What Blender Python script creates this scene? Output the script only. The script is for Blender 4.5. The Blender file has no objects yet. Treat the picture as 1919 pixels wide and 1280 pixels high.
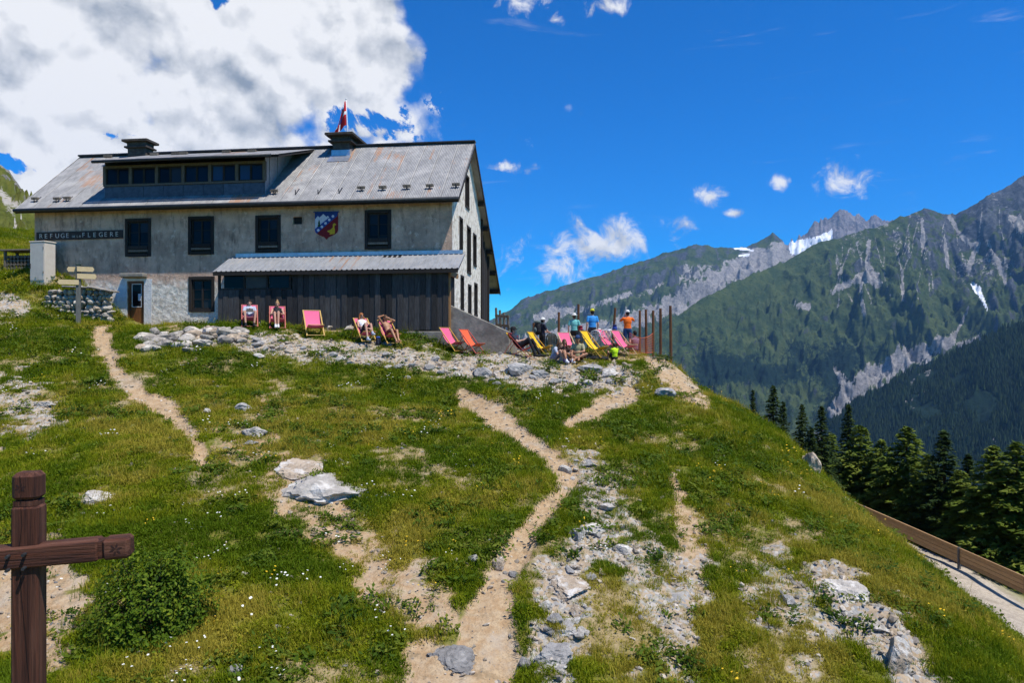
import bpy, bmesh, math, random
import numpy as np
from mathutils import Vector, Matrix
random.seed(7); RNG = np.random.default_rng(7)
S = bpy.context.scene
COL = S.collection
R = math.radians
# ------------------------------------------------------------------ camera (eye level is z = 0, looking along +Y)
F, CX, CY = 1279.3, 959.5, 640.0
cam = bpy.data.cameras.new('camera'); cam.lens = 24; cam.sensor_width = 36; cam.clip_end = 60000; cam.clip_start = .1
camo = bpy.data.objects.new('camera', cam); COL.objects.link(camo)
camo.rotation_euler = (R(90), 0, 0); S.camera = camo
# ------------------------------------------------------------------ sun, sky, exposure
DL, DR = 32.0, 29.5
P0 = np.array([(65 - CX) / F * DL, DL]); P1 = np.array([(848 - CX) / F * DR, DR])
LEN = float(np.linalg.norm(P1 - P0)); U = (P1 - P0) / LEN; N = np.array([-U[1], U[0]])
SUN_EL = R(64); _az = R(63)
sh = math.cos(_az) * (-N) + math.sin(_az) * U
SUN = Vector((sh[0] * math.cos(SUN_EL), sh[1] * math.cos(SUN_EL), math.sin(SUN_EL)))
sl = bpy.data.lights.new('sun', 'SUN'); sl.energy = 5.0; sl.angle = R(.53); sl.color = (1, .955, .88)
so = bpy.data.objects.new('sun', sl); COL.objects.link(so); so.rotation_euler = SUN.to_track_quat('Z', 'Y').to_euler()
so.location = (30, -20, 60)
S.view_settings.view_transform = 'Standard'; S.view_settings.look = 'None'
S.view_settings.exposure = 0.28; S.view_settings.gamma = 1
S.render.engine = 'CYCLES'
S.cycles.use_denoising = True
S.cycles.max_bounces = 6; S.cycles.diffuse_bounces = 3; S.cycles.transparent_max_bounces = 8; S.cycles.volume_bounces = 0
S.cycles.use_adaptive_sampling = True; S.cycles.adaptive_threshold = .02
S.cycles.caustics_reflective = False; S.cycles.caustics_refractive = False

class NT:
    """small node helper"""
    def __init__(s, t): s.t = t; s.n = t.nodes; s.l = t.links
    def add(s, typ, **k):
        n = s.n.new(typ)
        for a, b in k.items(): setattr(n, a, b)
        return n
    def put(s, sock, v):
        if v is None: return
        if hasattr(v, 'is_output'): s.l.new(v, sock)
        else:
            if isinstance(v, (tuple, list)) and hasattr(sock, 'default_value') and hasattr(sock.default_value, '__len__') and len(sock.default_value) == 4 and len(v) == 3: v = (*v, 1)
            sock.default_value = v
    def math(s, op, a, b=None, c=None, clamp=False):
        n = s.add('ShaderNodeMath', operation=op); n.use_clamp = clamp
        s.put(n.inputs[0], a)
        if b is not None: s.put(n.inputs[1], b)
        if c is not None: s.put(n.inputs[2], c)
        return n.outputs[0]
    def vmath(s, op, a, b=None):
        n = s.add('ShaderNodeVectorMath', operation=op); s.put(n.inputs[0], a)
        if b is not None: s.put(n.inputs[1], b)
        return n.outputs['Value'] if op in ('LENGTH', 'DISTANCE', 'DOT_PRODUCT') else n.outputs[0]
    def mix(s, f, a, b, bt='MIX'):
        n = s.add('ShaderNodeMix', data_type='RGBA', blend_type=bt); n.clamp_factor = True
        s.put(n.inputs[0], f); s.put(n.inputs[6], a); s.put(n.inputs[7], b); return n.outputs[2]
    def noise(s, vec=None, scale=5, detail=6, rough=.6, dist=0, out='Fac'):
        n = s.add('ShaderNodeTexNoise'); s.put(n.inputs['Scale'], scale); s.put(n.inputs['Detail'], detail)
        s.put(n.inputs['Roughness'], rough); s.put(n.inputs['Distortion'], dist)
        if vec is not None: s.put(n.inputs['Vector'], vec)
        return n.outputs[out]
    def ss(s, v, a, b, lo=0., hi=1.):
        n = s.add('ShaderNodeMapRange', interpolation_type='SMOOTHSTEP'); n.clamp = True
        s.put(n.inputs[0], v)
        n.inputs[1].default_value = a; n.inputs[2].default_value = b; n.inputs[3].default_value = lo; n.inputs[4].default_value = hi
        return n.outputs[0]
    def attr(s, name, typ='GEOMETRY', out='Fac'):
        n = s.add('ShaderNodeAttribute', attribute_name=name, attribute_type=typ); return n.outputs[out]
    def bump(s, h, strength=.4, dist=.02, normal=None):
        n = s.add('ShaderNodeBump'); n.inputs['Strength'].default_value = strength; n.inputs['Distance'].default_value = dist
        s.put(n.inputs['Height'], h)
        if normal is not None: s.put(n.inputs['Normal'], normal)
        return n.outputs[0]

def pdir(px, py):
    return Vector(((px - CX) / F, 1, (CY - py) / F)).normalized()

W = bpy.data.worlds.new('World'); S.world = W; W.use_nodes = True
wt = NT(W.node_tree); W.node_tree.nodes.clear()
# cloud field as a node group: direction in, density out
G = bpy.data.node_groups.new('cloud_field', 'ShaderNodeTree')
G.interface.new_socket('Dir', in_out='INPUT', socket_type='NodeSocketVector')
G.interface.new_socket('Density', in_out='OUTPUT', socket_type='NodeSocketFloat')
g = NT(G); gi = g.add('NodeGroupInput'); go = g.add('NodeGroupOutput'); D = gi.outputs[0]
def blobs(lst):
    acc = None
    for px, py, rx, ry, *amp in lst:
        c = pdir(px, py)
        d = g.vmath('SUBTRACT', D, tuple(c))
        d = g.vmath('MULTIPLY', d, (F / rx, F / rx, F / ry))
        v = g.math('SUBTRACT', amp[0] if amp else 1.0, g.vmath('LENGTH', d))
        acc = v if acc is None else g.math('MAXIMUM', acc, v)
    return acc
BIG = [(60, 60, 480, 240, 1.35), (430, 120, 300, 170, 1.3), (650, 70, 160, 125, 1.2), (110, 265, 420, 120, 1.3), (420, 232, 240, 80, 1.15), (-500, 150, 520, 330), (200, -260, 480, 220), (-1100, 0, 600, 300)]
HOLES = [(425, 2, 60, 34, .7), (205, 252, 60, 20, .8), (20, 305, 50, 26, .8), (700, 225, 110, 40, .7), (930, 165, 95, 75, 1.3)]
SMALL = [(985, 5, 66, 24), (1128, 14, 55, 20), (1042, 36, 32, 15), (1578, 338, 56, 40), (1330, 370, 36, 22), (1468, 340, 34, 20, .85),
         (1130, 462, 125, 58), (1050, 494, 110, 54), (1288, 420, 26, 22, .85), (952, 312, 70, 16, .9), (1375, 400, 50, 10, .85), (825, 172, 26, 16, .6),
         (2300, 300, 130, 60), (2800, 100, 220, 90), (-1600, 300, 300, 90)]
nb = g.noise(D, 4.2, 12, .60, .3)
def vor(tr, v, sc):
    n = tr.add('ShaderNodeTexVoronoi', feature='SMOOTH_F1'); tr.put(n.inputs['Vector'], v); n.inputs['Scale'].default_value = sc; n.inputs['Smoothness'].default_value = .35; return n.outputs['Distance']
def puffs(tr, v):
    w_ = tr.vmath('ADD', v, tr.vmath('MULTIPLY', tr.vmath('SUBTRACT', tr.noise(v, 9, 6, .6, out='Color'), (.5, .5, .5)), (.09, .09, .09)))
    return tr.math('ADD', tr.math('MULTIPLY', tr.math('SUBTRACT', .42, vor(tr, w_, 11)), 1.0), tr.math('MULTIPLY', tr.math('SUBTRACT', .42, vor(tr, w_, 29)), .5))
pf = puffs(g, D)
fb = g.math('MULTIPLY_ADD', g.math('SUBTRACT', nb, .5), 1.7, g.math('MULTIPLY_ADD', pf, .8, blobs(BIG)))
nh = g.noise(D, 15, 10, .68, .4)
fh = g.math('MULTIPLY_ADD', g.math('SUBTRACT', nh, .5), 3.2, blobs(HOLES))
fb = g.math('SUBTRACT', fb, g.math('MULTIPLY', g.math('MAXIMUM', fh, 0.), 1.5))
db = g.ss(fb, .04, .36)
ns = g.noise(D, 24, 10, .66, .5)
fs = g.math('MULTIPLY_ADD', g.math('SUBTRACT', ns, .5), 3.8, g.math('MULTIPLY_ADD', pf, .5, blobs(SMALL)))
ds = g.ss(fs, .15, 1.15)
# faint streaky high cloud all round the sky
st = g.vmath('MULTIPLY', D, (3., 3., 22.))
cir = g.ss(g.noise(st, 1.6, 7, .62, .8), .60, .82, 0, .22)
tot = g.math('MAXIMUM', g.math('MAXIMUM', db, ds), cir)
g.l.new(tot, go.inputs[0])
tc = wt.add('ShaderNodeTexCoord'); dirv = wt.vmath('NORMALIZE', tc.outputs['Generated'])
sky = wt.add('ShaderNodeTexSky', sky_type='NISHITA'); sky.sun_disc = False
sky.sun_elevation = SUN_EL; sky.sun_rotation = math.atan2(SUN.x, SUN.y); sky.altitude = 1900; sky.air_density = 1.0; sky.dust_density = .35; sky.ozone_density = 3.0
hs = wt.add('ShaderNodeHueSaturation'); hs.inputs['Saturation'].default_value = 2.1; hs.inputs['Value'].default_value = 1.25; hs.inputs['Hue'].default_value = .497
wt.l.new(sky.outputs[0], hs.inputs['Color'])
def field(v):
    n = wt.add('ShaderNodeGroup'); n.node_tree = G; wt.put(n.inputs[0], v); return n.outputs[0]
d0 = field(dirv)
bil = wt.noise(dirv, 11, 9, .58, .2)
bil2 = wt.noise(wt.vmath('ADD', dirv, tuple(SUN * .022)), 11, 9, .58, .2)
rel = wt.math('MULTIPLY', wt.math('SUBTRACT', bil, bil2), 1.9)
rel = wt.math('ADD', rel, wt.math('MULTIPLY', wt.math('SUBTRACT', puffs(wt, dirv), puffs(wt, wt.vmath('ADD', dirv, tuple(SUN * .018)))), 1.5))
grey = wt.ss(wt.noise(wt.vmath('MULTIPLY', dirv, (1, 1, 1.7)), 4.2, 6, .55), .42, .62)
lit = wt.math('ADD', wt.math('SUBTRACT', 1.0, wt.math('MULTIPLY', grey, .48)), rel)
lit = wt.math('MULTIPLY', lit, wt.ss(d0, .2, 1.0, .75, 1), clamp=True)
ccol = wt.mix(lit, (2.5, 2.9, 3.5), (7.9, 7.9, 8.0))
fin = wt.mix(d0, wt.mix(1.0, hs.outputs[0], (.22, .86, 1.16), 'MULTIPLY'), ccol)
bg = wt.add('ShaderNodeBackground'); bg.inputs['Strength'].default_value = .1
wo = wt.add('ShaderNodeOutputWorld'); wt.l.new(fin, bg.inputs[0]); wt.l.new(bg.outputs[0], wo.inputs[0])
W.cycles.sampling_method = 'MANUAL'; W.cycles.sample_map_resolution = 512

# ------------------------------------------------------------------ numpy noise
def _h(ix, iy, seed):
    n = (ix.astype(np.int64) * 374761393 + iy.astype(np.int64) * 668265263 + seed * 2147483647) & 0xffffffff
    n = ((n ^ (n >> 13)) * 1274126177) & 0xffffffff
    n = (n ^ (n >> 16)) & 0xffffffff
    return n / 4294967295.0
def vnoise(x, y, seed=0):
    x = np.asarray(x, float); y = np.asarray(y, float)
    ix = np.floor(x); iy = np.floor(y); fx = x - ix; fy = y - iy
    ux = fx * fx * fx * (fx * (fx * 6 - 15) + 10); uy = fy * fy * fy * (fy * (fy * 6 - 15) + 10)
    a = _h(ix, iy, seed); b = _h(ix + 1, iy, seed); c = _h(ix, iy + 1, seed); d = _h(ix + 1, iy + 1, seed)
    return (a + (b - a) * ux) * (1 - uy) + (c + (d - c) * ux) * uy
def fbm(x, y, oct=5, seed=0, gain=.5):
    s = 0; a = 1; t = 0
    for o in range(oct):
        s = s + a * vnoise(x * 2 ** o + 17.3 * o, y * 2 ** o - 9.1 * o, seed + o); t += a; a *= gain
    return s / t
def ridged(x, y, oct=5, seed=0, gain=.5):
    s = 0; a = 1; t = 0; w = 1
    for o in range(oct):
        v = 1 - np.abs(2 * vnoise(x * 2 ** o + 5.7 * o, y * 2 ** o + 3.3 * o, seed + o) - 1)
        v = v * v; s = s + a * v * w; w = np.clip(v * 1.6, 0, 1); t += a; a *= gain
    return s / t
def sstep(x, a, b):
    t = np.clip((x - a) / (b - a), 0, 1); return t * t * (3 - 2 * t)
def seg_mask(px, py, pts, nz, soft=.35):
    """pts: (x, y, halfwidth) along a line; 1 inside, fading at the edge, broken by nz"""
    best = np.full(px.shape, 9.)
    for (x0, y0, w0), (x1, y1, w1) in zip(pts[:-1], pts[1:]):
        dx, dy = x1 - x0, y1 - y0; L = dx * dx + dy * dy + 1e-9
        t = np.clip(((px - x0) * dx + (py - y0) * dy) / L, 0, 1)
        d = np.hypot(px - x0 - t * dx, py - y0 - t * dy) / (w0 + t * (w1 - w0))
        best = np.minimum(best, d)
    return 1 - sstep(best + nz, 1 - soft, 1 + soft)
def poly_in(px, py, poly):
    inside = np.zeros(px.shape, bool); n = len(poly); j = n - 1
    for i in range(n):
        xi, yi = poly[i]; xj, yj = poly[j]
        c = ((yi > py) != (yj > py)) & (px < (xj - xi) * (py - yi) / (yj - yi + 1e-12) + xi)
        inside ^= c; j = i
    return inside

# ------------------------------------------------------------------ terrain height field (thin plate spline through surveyed points)
def up(px, py, d): return ((px - CX) / F * d, d, (CY - py) / F * d)
CP = [up(*p) for p in [
    (0, 1280, 8.2), (480, 1280, 8.5), (960, 1280, 8.7), (1400, 1280, 9.0), (1720, 1280, 9.6), (1919, 1280, 10.2),
    (1240, 668, 27), (1330, 748, 25.6), (1420, 793, 23.6), (1500, 855, 21.6), (1560, 918, 19.8), (1660, 1008, 17.4), (1780, 1106, 14.8), (1919, 1212, 12.4),
    (1560, 1060, 12.2), (1400, 1000, 13.6), (1300, 850, 17.6), (1200, 780, 20.5), (1250, 720, 24),
    (960, 745, 22), (960, 820, 18), (960, 900, 15), (960, 1080, 11), (1100, 745, 22.6), (1100, 692, 25.5), (960, 690, 25.4),
    (500, 1080, 11), (500, 900, 14.5), (500, 760, 20), (500, 685, 24), (480, 625, 27.3), (330, 650, 25.6), (330, 625, 27.2),
    (200, 1080, 11), (200, 900, 14.5), (200, 760, 20), (200, 660, 25), (200, 615, 28.6),
    (0, 1100, 10.8), (0, 900, 14.5), (0, 750, 20), (0, 645, 25), (0, 600, 27.6), (0, 545, 31), (0, 500, 35),
    (75, 605, 28.4), (150, 606, 28.3), (60, 522, 31.6), (100, 518, 31.6), (-250, 600, 29), (-250, 900, 16), (-250, 1280, 9), (-250, 500, 36),
    (700, 1000, 12.6), (700, 760, 21), (700, 705, 24), (700, 652, 26.4), (590, 634, 26.6), (850, 664, 26.6), (850, 712, 24), (900, 668, 26.6),
    (960, 672, 27), (1100, 672, 27), (1200, 670, 27.2)]]
CP += [(1, 33, -.75), (4, 33, -.75), (6, 32, -.9), (7.3, 33, -2.4), (9, 33, -5), (3, 38, -1.6), (6, 38, -4.5), (-2, 46, -3), (-10, 50, -1),
       (-21.8, 31.5, 2.9), (-20.3, 31.2, 2.5), (-18.8, 31.1, 1.7), (-17.2, 31.4, .85), (-19.8, 29.4, .95), (-17.6, 29.2, .8), (-12, 30.6, .75), (-8, 29.8, .62), (-4, 29.2, .35), (-4, 27.6, -.05), (-1.8, 29.5, -.55), (-1, 31, -.62), (0.5, 29, -.66),
       (-12, 28.3, .62), (-8, 27.8, .3), (-15, 29.5, .72),
       (-27, 36, 4.3), (-32, 45, 5.5), (-20, 45, 2.5),
       (10.7, 20.2, -5.9), (10.7, 17.5, -6.3), (10.7, 15, -6.7), (10.6, 12.6, -6.8), (10.3, 22.5, -5.0), (12, 12, -8.3), (12, 17, -8), (12, 22, -7.2), (11.5, 27, -6), (11, 33, -7), (18, 15, -12.6), (18, 25, -12.3), (18, 35, -12), (24, 20, -14.8), (24, 30, -14.9), (24, 40, -14.7),
       (12, 8, -8.5), (18, 5, -13), (8, 4, -5.5), (0, 3, -5), (-10, 3, -4.8), (-25, 5, -4), (-35, 15, -1), (-40, 28, 3), (28, 35, -15), (28, 45, -14.9), (28, 58, -14.9), (30, 30, -15), (30, 45, -15),
       (36, 40, -18), (36, 55, -18), (40, 70, -21), (22, 55, -14.8), (14, 45, -12.5), (14, 60, -15), (4, 60, -12), (25, 72, -18), (44, 25, -20), (42, 10, -19), (-30, 70, 6), (-8, 72, -8)]
CP = np.array(CP)
def _tps_fit(P, lam=.02):
    n = len(P); d2 = ((P[:, None, :2] - P[None, :, :2]) ** 2).sum(-1)
    K = .5 * d2 * np.log(d2 + 1e-9); K[np.diag_indices(n)] = lam
    A = np.zeros((n + 3, n + 3)); A[:n, :n] = K; A[:n, n] = 1; A[:n, n + 1:] = P[:, :2]; A[n, :n] = 1; A[n + 1:, :n] = P[:, :2].T
    return np.linalg.solve(A, np.concatenate([P[:, 2], [0, 0, 0]]))
_TW = _tps_fit(CP)
def H0(x, y):
    x = np.asarray(x, float); y = np.asarray(y, float); sh_ = x.shape
    xr, yr = x.ravel(), y.ravel()
    xc = np.clip(xr, -42, 46); yc = np.clip(yr, 2, 74)
    n = len(CP); z = _TW[n] + _TW[n + 1] * xc + _TW[n + 2] * yc
    for i in range(n):
        d2 = (xc - CP[i, 0]) ** 2 + (yc - CP[i, 1]) ** 2
        z = z + _TW[i] * .5 * d2 * np.log(d2 + 1e-9)
    out_r = np.maximum(xr - 46, 0) * .5 + np.maximum(yr - 74, 0) * .55
    z = np.where(out_r > 0, z - out_r, z)
    z = np.maximum(z, -900)
    return z.reshape(sh_)
def zones(x, y, z):
    """earth paths, scree and bare ground: world maps of the surveyed areas"""
    ys = np.maximum(y, 1); px = CX + F * x / ys; py = CY - F * z / ys
    n1 = (fbm(x * 2.0, y * 2.0, 5, 3, .62) - .5) * 2.3; n2 = (fbm(x * .8, y * .8, 4, 9) - .5) * 2.2; n3 = (fbm(x * 5, y * 5, 3, 21) - .5) * 1.6
    near = (y < 30.5) & (x < 10.5) & (y > 4)
    path = seg_mask(px, py, [(190, 628, 22), (205, 660, 14), (214, 700, 14), (255, 735, 16), (318, 765, 17), (348, 800, 16), (372, 842, 16), (384, 872, 10)], n1 * .6)
    path = np.maximum(path, seg_mask(px, py, [(862, 735, 14), (920, 772, 20), (970, 812, 17), (1030, 860, 16), (1066, 890, 19), (1055, 925, 19), (1008, 985, 21), (955, 1050, 24), (930, 1110, 36), (914, 1180, 52), (905, 1300, 70)], n1 * .45))
    path = np.maximum(path, seg_mask(px, py, [(1190, 735, 14), (1130, 762, 16), (1062, 797, 9)], n1 * .6))
    bare = .68 * seg_mask(px, py, [(535, 885, 36), (580, 935, 66), (660, 1020, 50), (735, 1080, 52), (790, 1120, 50), (835, 1150, 30)], n1 * .9 + n2 * .5)
    bare = np.maximum(bare, .9 * seg_mask(px, py, [(1262, 890, 8), (1275, 960, 18), (1295, 1050, 26), (1312, 1090, 10)], n1 * 1.2))
    bare = np.maximum(bare, .95 * seg_mask(px, py, [(780, 1215, 40), (800, 1260, 60), (900, 1300, 70)], n1))
    bare = np.maximum(bare, .9 * seg_mask(px, py, [(-40, 1100, 70), (60, 1120, 90), (90, 1200, 60)], n1 * 1.3))
    bare = np.maximum(bare, .45 * seg_mask(px, py, [(520, 740, 30), (500, 800, 40), (420, 865, 40)], n1 * 1.2 + n2))
    scree = .72 * seg_mask(px, py, [(300, 632, 12), (440, 640, 17), (560, 652, 20), (700, 670, 24), (850, 686, 26), (960, 698, 30), (1080, 708, 32), (1180, 714, 26)], n1 * 1.0 + n3 * .5)
    scree = np.maximum(scree, .62 * seg_mask(px, py, [(1090, 872, 30), (1130, 930, 42), (1120, 1010, 52), (1080, 1080, 54), (1050, 1160, 52), (1040, 1290, 44)], n1 * 1.3 + n3 * .5))
    scree = np.maximum(scree, .55 * seg_mask(px, py, [(1180, 1060, 50), (1260, 1100, 55), (1240, 1200, 50)], n1 * 1.6 + n2)); scree = np.maximum(scree, .5 * seg_mask(px, py, [(1440, 1040, 40), (1470, 1120, 50), (1500, 1240, 45)], n1 * 1.6 + n2))
    scree = np.maximum(scree, seg_mask(px, py, [(0, 572, 26), (40, 578, 18)], n1 * .6))
    scree = np.maximum(scree, .9 * seg_mask(px, py, [(1540, 1075, 26), (1600, 1140, 40), (1680, 1220, 40), (1740, 1300, 40)], n1 * .8))
    scree = np.maximum(scree, .6 * seg_mask(px, py, [(30, 770, 60), (90, 790, 30)], n1 * 1.6))
    gsl = seg_mask(px, py, [(1225, 676, 18), (1275, 715, 26), (1322, 757, 12)], n1 * .5)
    terr = sstep(x, -2.4, -1.6) * sstep(y, 26.2, 26.9) * (1 - sstep(x, 5.6, 6.4)) * (y < 37) * .55
    plat = sstep(x, -17.5, -16.5) * (1 - sstep(x, -2.5, -1.8)) * sstep(y, 28.2, 28.8) * .45
    bare = np.maximum(bare, np.clip(terr + plat + n1 * .6 * ((terr + plat) > .05), 0, 1))
    bare = np.maximum(bare, gsl)
    bare = np.where(near | (y >= 30.5) & (y < 37), bare, 0); path = np.where(near, path, 0); scree = np.where(near | (y < 36), scree, 0)
    thin = np.clip(sstep(n2 + n3 * .5, .12, .55) * .8, 0, 1)
    road = sstep(x, 23.4, 24.6) * (1 - sstep(x, 30.6, 31.2)) * sstep(y, 4, 10) * (1 - sstep(y, 62, 66))
    ed = sstep(x, 20, 24) * (1 - road) * .5 * sstep(n1, -.1, .3) * (x < 27)
    bare = np.maximum(bare, ed)
    return path, bare, scree, thin, road
def relief(x, y, path, bare, scree, road):
    r = (fbm(x * .45, y * .45, 4, 31) - .5) * .34 + (fbm(x * 1.7, y * 1.7, 4, 41) - .5) * .14
    r = r + scree * ((ridged(x * 1.6, y * 1.6, 4, 51) - .4) * .26 + (fbm(x * 5, y * 5, 3, 61) - .5) * .12) - path * .10 - bare * .04
    r = r + bare * (fbm(x * 6, y * 6, 3, 71) - .5) * .07
    flat = np.maximum(road, (sstep(y, 28.6, 29.4) * (1 - sstep(y, 36, 40)) * (x > -17.5) * (x < 6)))
    r = r * (1 - .85 * flat)
    far = sstep(np.hypot(x, y), 60, 200)
    return r * (1 - far) + far * (fbm(x * .01, y * .01, 5, 5) - .5) * 40 * (np.hypot(x, y) > 60)
def H(x, y):
    x = np.atleast_1d(np.asarray(x, float)); y = np.atleast_1d(np.asarray(y, float))
    z = H0(x, y); p, b, s, t, r = zones(x, y, z); return z + relief(x, y, p, b, s, r)
def gz(x, y): return float(H([x], [y])[0])
def gpos(px, d):
    x = (px - CX) / F * d; return Vector((x, d, gz(x, d)))
def gpix(px, py, d0=6., d1=45.):
    """first point of the ground seen along the line of sight through (px, py)"""
    d = np.linspace(d0, d1, 900); x = (px - CX) / F * d; zr = (CY - py) / F * d
    hit = np.where(H(x, d) >= zr)[0]
    i = hit[0] if len(hit) else len(d) - 1
    return Vector((x[i], d[i], gz(x[i], d[i])))
# ------------------------------------------------------------------ object helpers
def tag(o, label=None, cat=None, group=None, kind=None):
    if label: o['label'] = label
    if cat: o['category'] = cat
    if group: o['group'] = group
    if kind: o['kind'] = kind
    return o
def empty(name, loc=(0, 0, 0), rz=0.):
    o = bpy.data.objects.new(name, None); COL.objects.link(o); o.location = loc; o.rotation_euler = (0, 0, rz); o.empty_display_size = .2; return o
def link(name, me, mat=None, parent=None, loc=None, rot=None, scale=None):
    o = bpy.data.objects.new(name, me); COL.objects.link(o)
    if mat is not None and not me.materials: me.materials.append(mat)
    if parent: o.parent = parent
    if loc is not None: o.location = loc
    if rot is not None: o.rotation_euler = rot
    if scale is not None: o.scale = scale if hasattr(scale, '__len__') else (scale,) * 3
    return o
def copy_tree(o, parent=None):
    c = o.copy(); COL.objects.link(c); c.parent = parent
    for ch in list(o.children): copy_tree(ch, c)
    return c
class MB:
    """collects shapes, builds ONE mesh object"""
    def __init__(s): s.v = []; s.f = []; s.m = []; s.sm = False
    def add(s, v, f, m=0):
        k = len(s.v); s.v += [tuple(p) for p in v]; s.f += [tuple(i + k for i in q) for q in f]; s.m += [m] * len(f); return s
    def box(s, x0, x1, y0, y1, z0, z1, m=0):
        v = [(x, y, z) for z in (z0, z1) for y in (y0, y1) for x in (x0, x1)]
        return s.add(v, [(0, 2, 3, 1), (4, 5, 7, 6), (0, 1, 5, 4), (2, 6, 7, 3), (0, 4, 6, 2), (1, 3, 7, 5)], m)
    def bar(s, a, b, w, h=None, upv=(0, 0, 1), m=0, w1=None, h1=None):
        a, b = Vector(a), Vector(b); d = (b - a).normalized(); h = h or w; upv = Vector(upv)
        if abs(d.dot(upv)) > .98: upv = Vector((0, 1, 0))
        x = d.cross(upv).normalized(); z = x.cross(d); w1 = w1 or w; h1 = h1 or h
        v = [a + x * sx * w / 2 + z * sz * h / 2 for sx, sz in ((-1, -1), (1, -1), (1, 1), (-1, 1))] + [b + x * sx * w1 / 2 + z * sz * h1 / 2 for sx, sz in ((-1, -1), (1, -1), (1, 1), (-1, 1))]
        return s.add(v, [(0, 1, 2, 3), (7, 6, 5, 4), (0, 4, 5, 1), (1, 5, 6, 2), (2, 6, 7, 3), (3, 7, 4, 0)], m)
    def tube(s, pts, rad, n=8, m=0, caps=True):
        pts = [Vector(p) for p in pts]; rad = rad if hasattr(rad, '__len__') else [rad] * len(pts)
        k = len(s.v); up_ = Vector((0, 0, 1)); pv = None
        for i, p in enumerate(pts):
            d = (pts[min(i + 1, len(pts) - 1)] - pts[max(i - 1, 0)]).normalized()
            if pv is None:
                pv = d.cross(Vector((.31, .87, .38)) if abs(d.z) > .9 else up_).normalized()
            x = (pv - d * pv.dot(d)).normalized(); y = d.cross(x); pv = x
            s.v += [tuple(p + (x * math.cos(t) + y * math.sin(t)) * rad[i]) for t in [2 * math.pi * j / n for j in range(n)]]
        for i in range(len(pts) - 1):
            for j in range(n):
                a = k + i * n + j; b = k + i * n + (j + 1) % n
                s.f.append((a, b, b + n, a + n)); s.m.append(m)
        if caps:
            s.f.append(tuple(k + j for j in range(n))[::-1]); s.f.append(tuple(k + (len(pts) - 1) * n + j for j in range(n))); s.m += [m, m]
        return s
    def capsule(s, a, b, r0, r1, n=10, sq=(1, 1)):
        a, b = Vector(a), Vector(b); d = b - a; L = d.length
        d = d / L if L > 1e-6 else Vector((0, 0, 1))
        pts, rr = [], []
        for t in (-1, -.85, -.5): pts.append(a + d * r0 * t); rr.append(max(r0 * math.sqrt(1 - t * t), r0 * .05))
        pts.append(a); rr.append(r0); pts.append(b); rr.append(r1)
        for t in (.5, .85, 1): pts.append(b + d * r1 * t); rr.append(max(r1 * math.sqrt(1 - t * t), r1 * .05))
        return s.tube(pts, rr, n)
    def ell(s, c, r, n=12, rot=None):
        c = Vector(c); v = []; f = []; m = n // 2 + 1
        for i in range(m + 1):
            t = math.pi * i / m
            for j in range(n):
                p = 2 * math.pi * j / n; q = Vector((r[0] * math.sin(t) * math.cos(p), r[1] * math.sin(t) * math.sin(p), r[2] * math.cos(t)))
                if rot is not None: q = rot @ q
                v.append(c + q)
        for i in range(m):
            for j in range(n):
                f.append((i * n + j, (i + 1) * n + j, (i + 1) * n + (j + 1) % n, i * n + (j + 1) % n))
        return s.add(v, f)
    def prism(s, poly, y0, y1, m=0):
        """polygon in x,z extruded along y"""
        n = len(poly); v = [(p[0], y0, p[1]) for p in poly] + [(p[0], y1, p[1]) for p in poly]
        return s.add(v, [tuple(range(n)), tuple(range(2 * n - 1, n - 1, -1))] + [(i, i + n, (i + 1) % n + n, (i + 1) % n) for i in range(n)], m)
    def mesh(s, name, smooth=False, recalc=True):
        me = bpy.data.meshes.new(name); me.from_pydata(s.v, [], s.f)
        if any(s.m): me.polygons.foreach_set('material_index', s.m)
        if recalc:
            bm = bmesh.new(); bm.from_mesh(me); bmesh.ops.recalc_face_normals(bm, faces=bm.faces); bm.to_mesh(me); bm.free()
        if smooth: me.polygons.foreach_set('use_smooth', [True] * len(me.polygons))
        me.update(); return me
    def build(s, name, mat=None, parent=None, smooth=False, bevel=0., loc=None, rot=None, recalc=True):
        me = s.mesh(name, smooth, recalc)
        mats = mat if isinstance(mat, (list, tuple)) else [mat]
        for q in mats:
            if q: me.materials.append(q)
        if bevel:
            bm = bmesh.new(); bm.from_mesh(me)
            bmesh.ops.bevel(bm, geom=list(bm.edges), offset=bevel, segments=1, affect='EDGES', clamp_overlap=True)
            bm.to_mesh(me); bm.free()
        return link(name, me, None, parent, loc, rot)
def fast_mesh(name, V, Fq, smooth=True, mats=()):
    """V (n,3), Fq (m,k) index arrays"""
    me = bpy.data.meshes.new(name); V = np.asarray(V, np.float32); Fq = np.asarray(Fq, np.int32); k = Fq.shape[1]
    me.vertices.add(len(V)); me.vertices.foreach_set('co', V.ravel())
    me.loops.add(Fq.size); me.loops.foreach_set('vertex_index', Fq.ravel())
    me.polygons.add(len(Fq)); me.polygons.foreach_set('loop_start', np.arange(0, Fq.size, k, dtype=np.int32))
    me.polygons.foreach_set('loop_total', np.full(len(Fq), k, np.int32))
    me.polygons.foreach_set('use_smooth', np.full(len(Fq), smooth))
    me.update(calc_edges=True); me.validate()
    for m in mats: me.materials.append(m)
    return me
def fattr(me, name, a):
    at = me.attributes.new(name, 'FLOAT', 'POINT'); at.data.foreach_set('value', np.asarray(a, np.float32).ravel())
def grid_faces(nx, ny):
    i = np.arange(nx - 1)[None, :] + np.arange(ny - 1)[:, None] * nx; i = i.ravel()
    return np.stack([i, i + 1, i + nx + 1, i + nx], 1)
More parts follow.
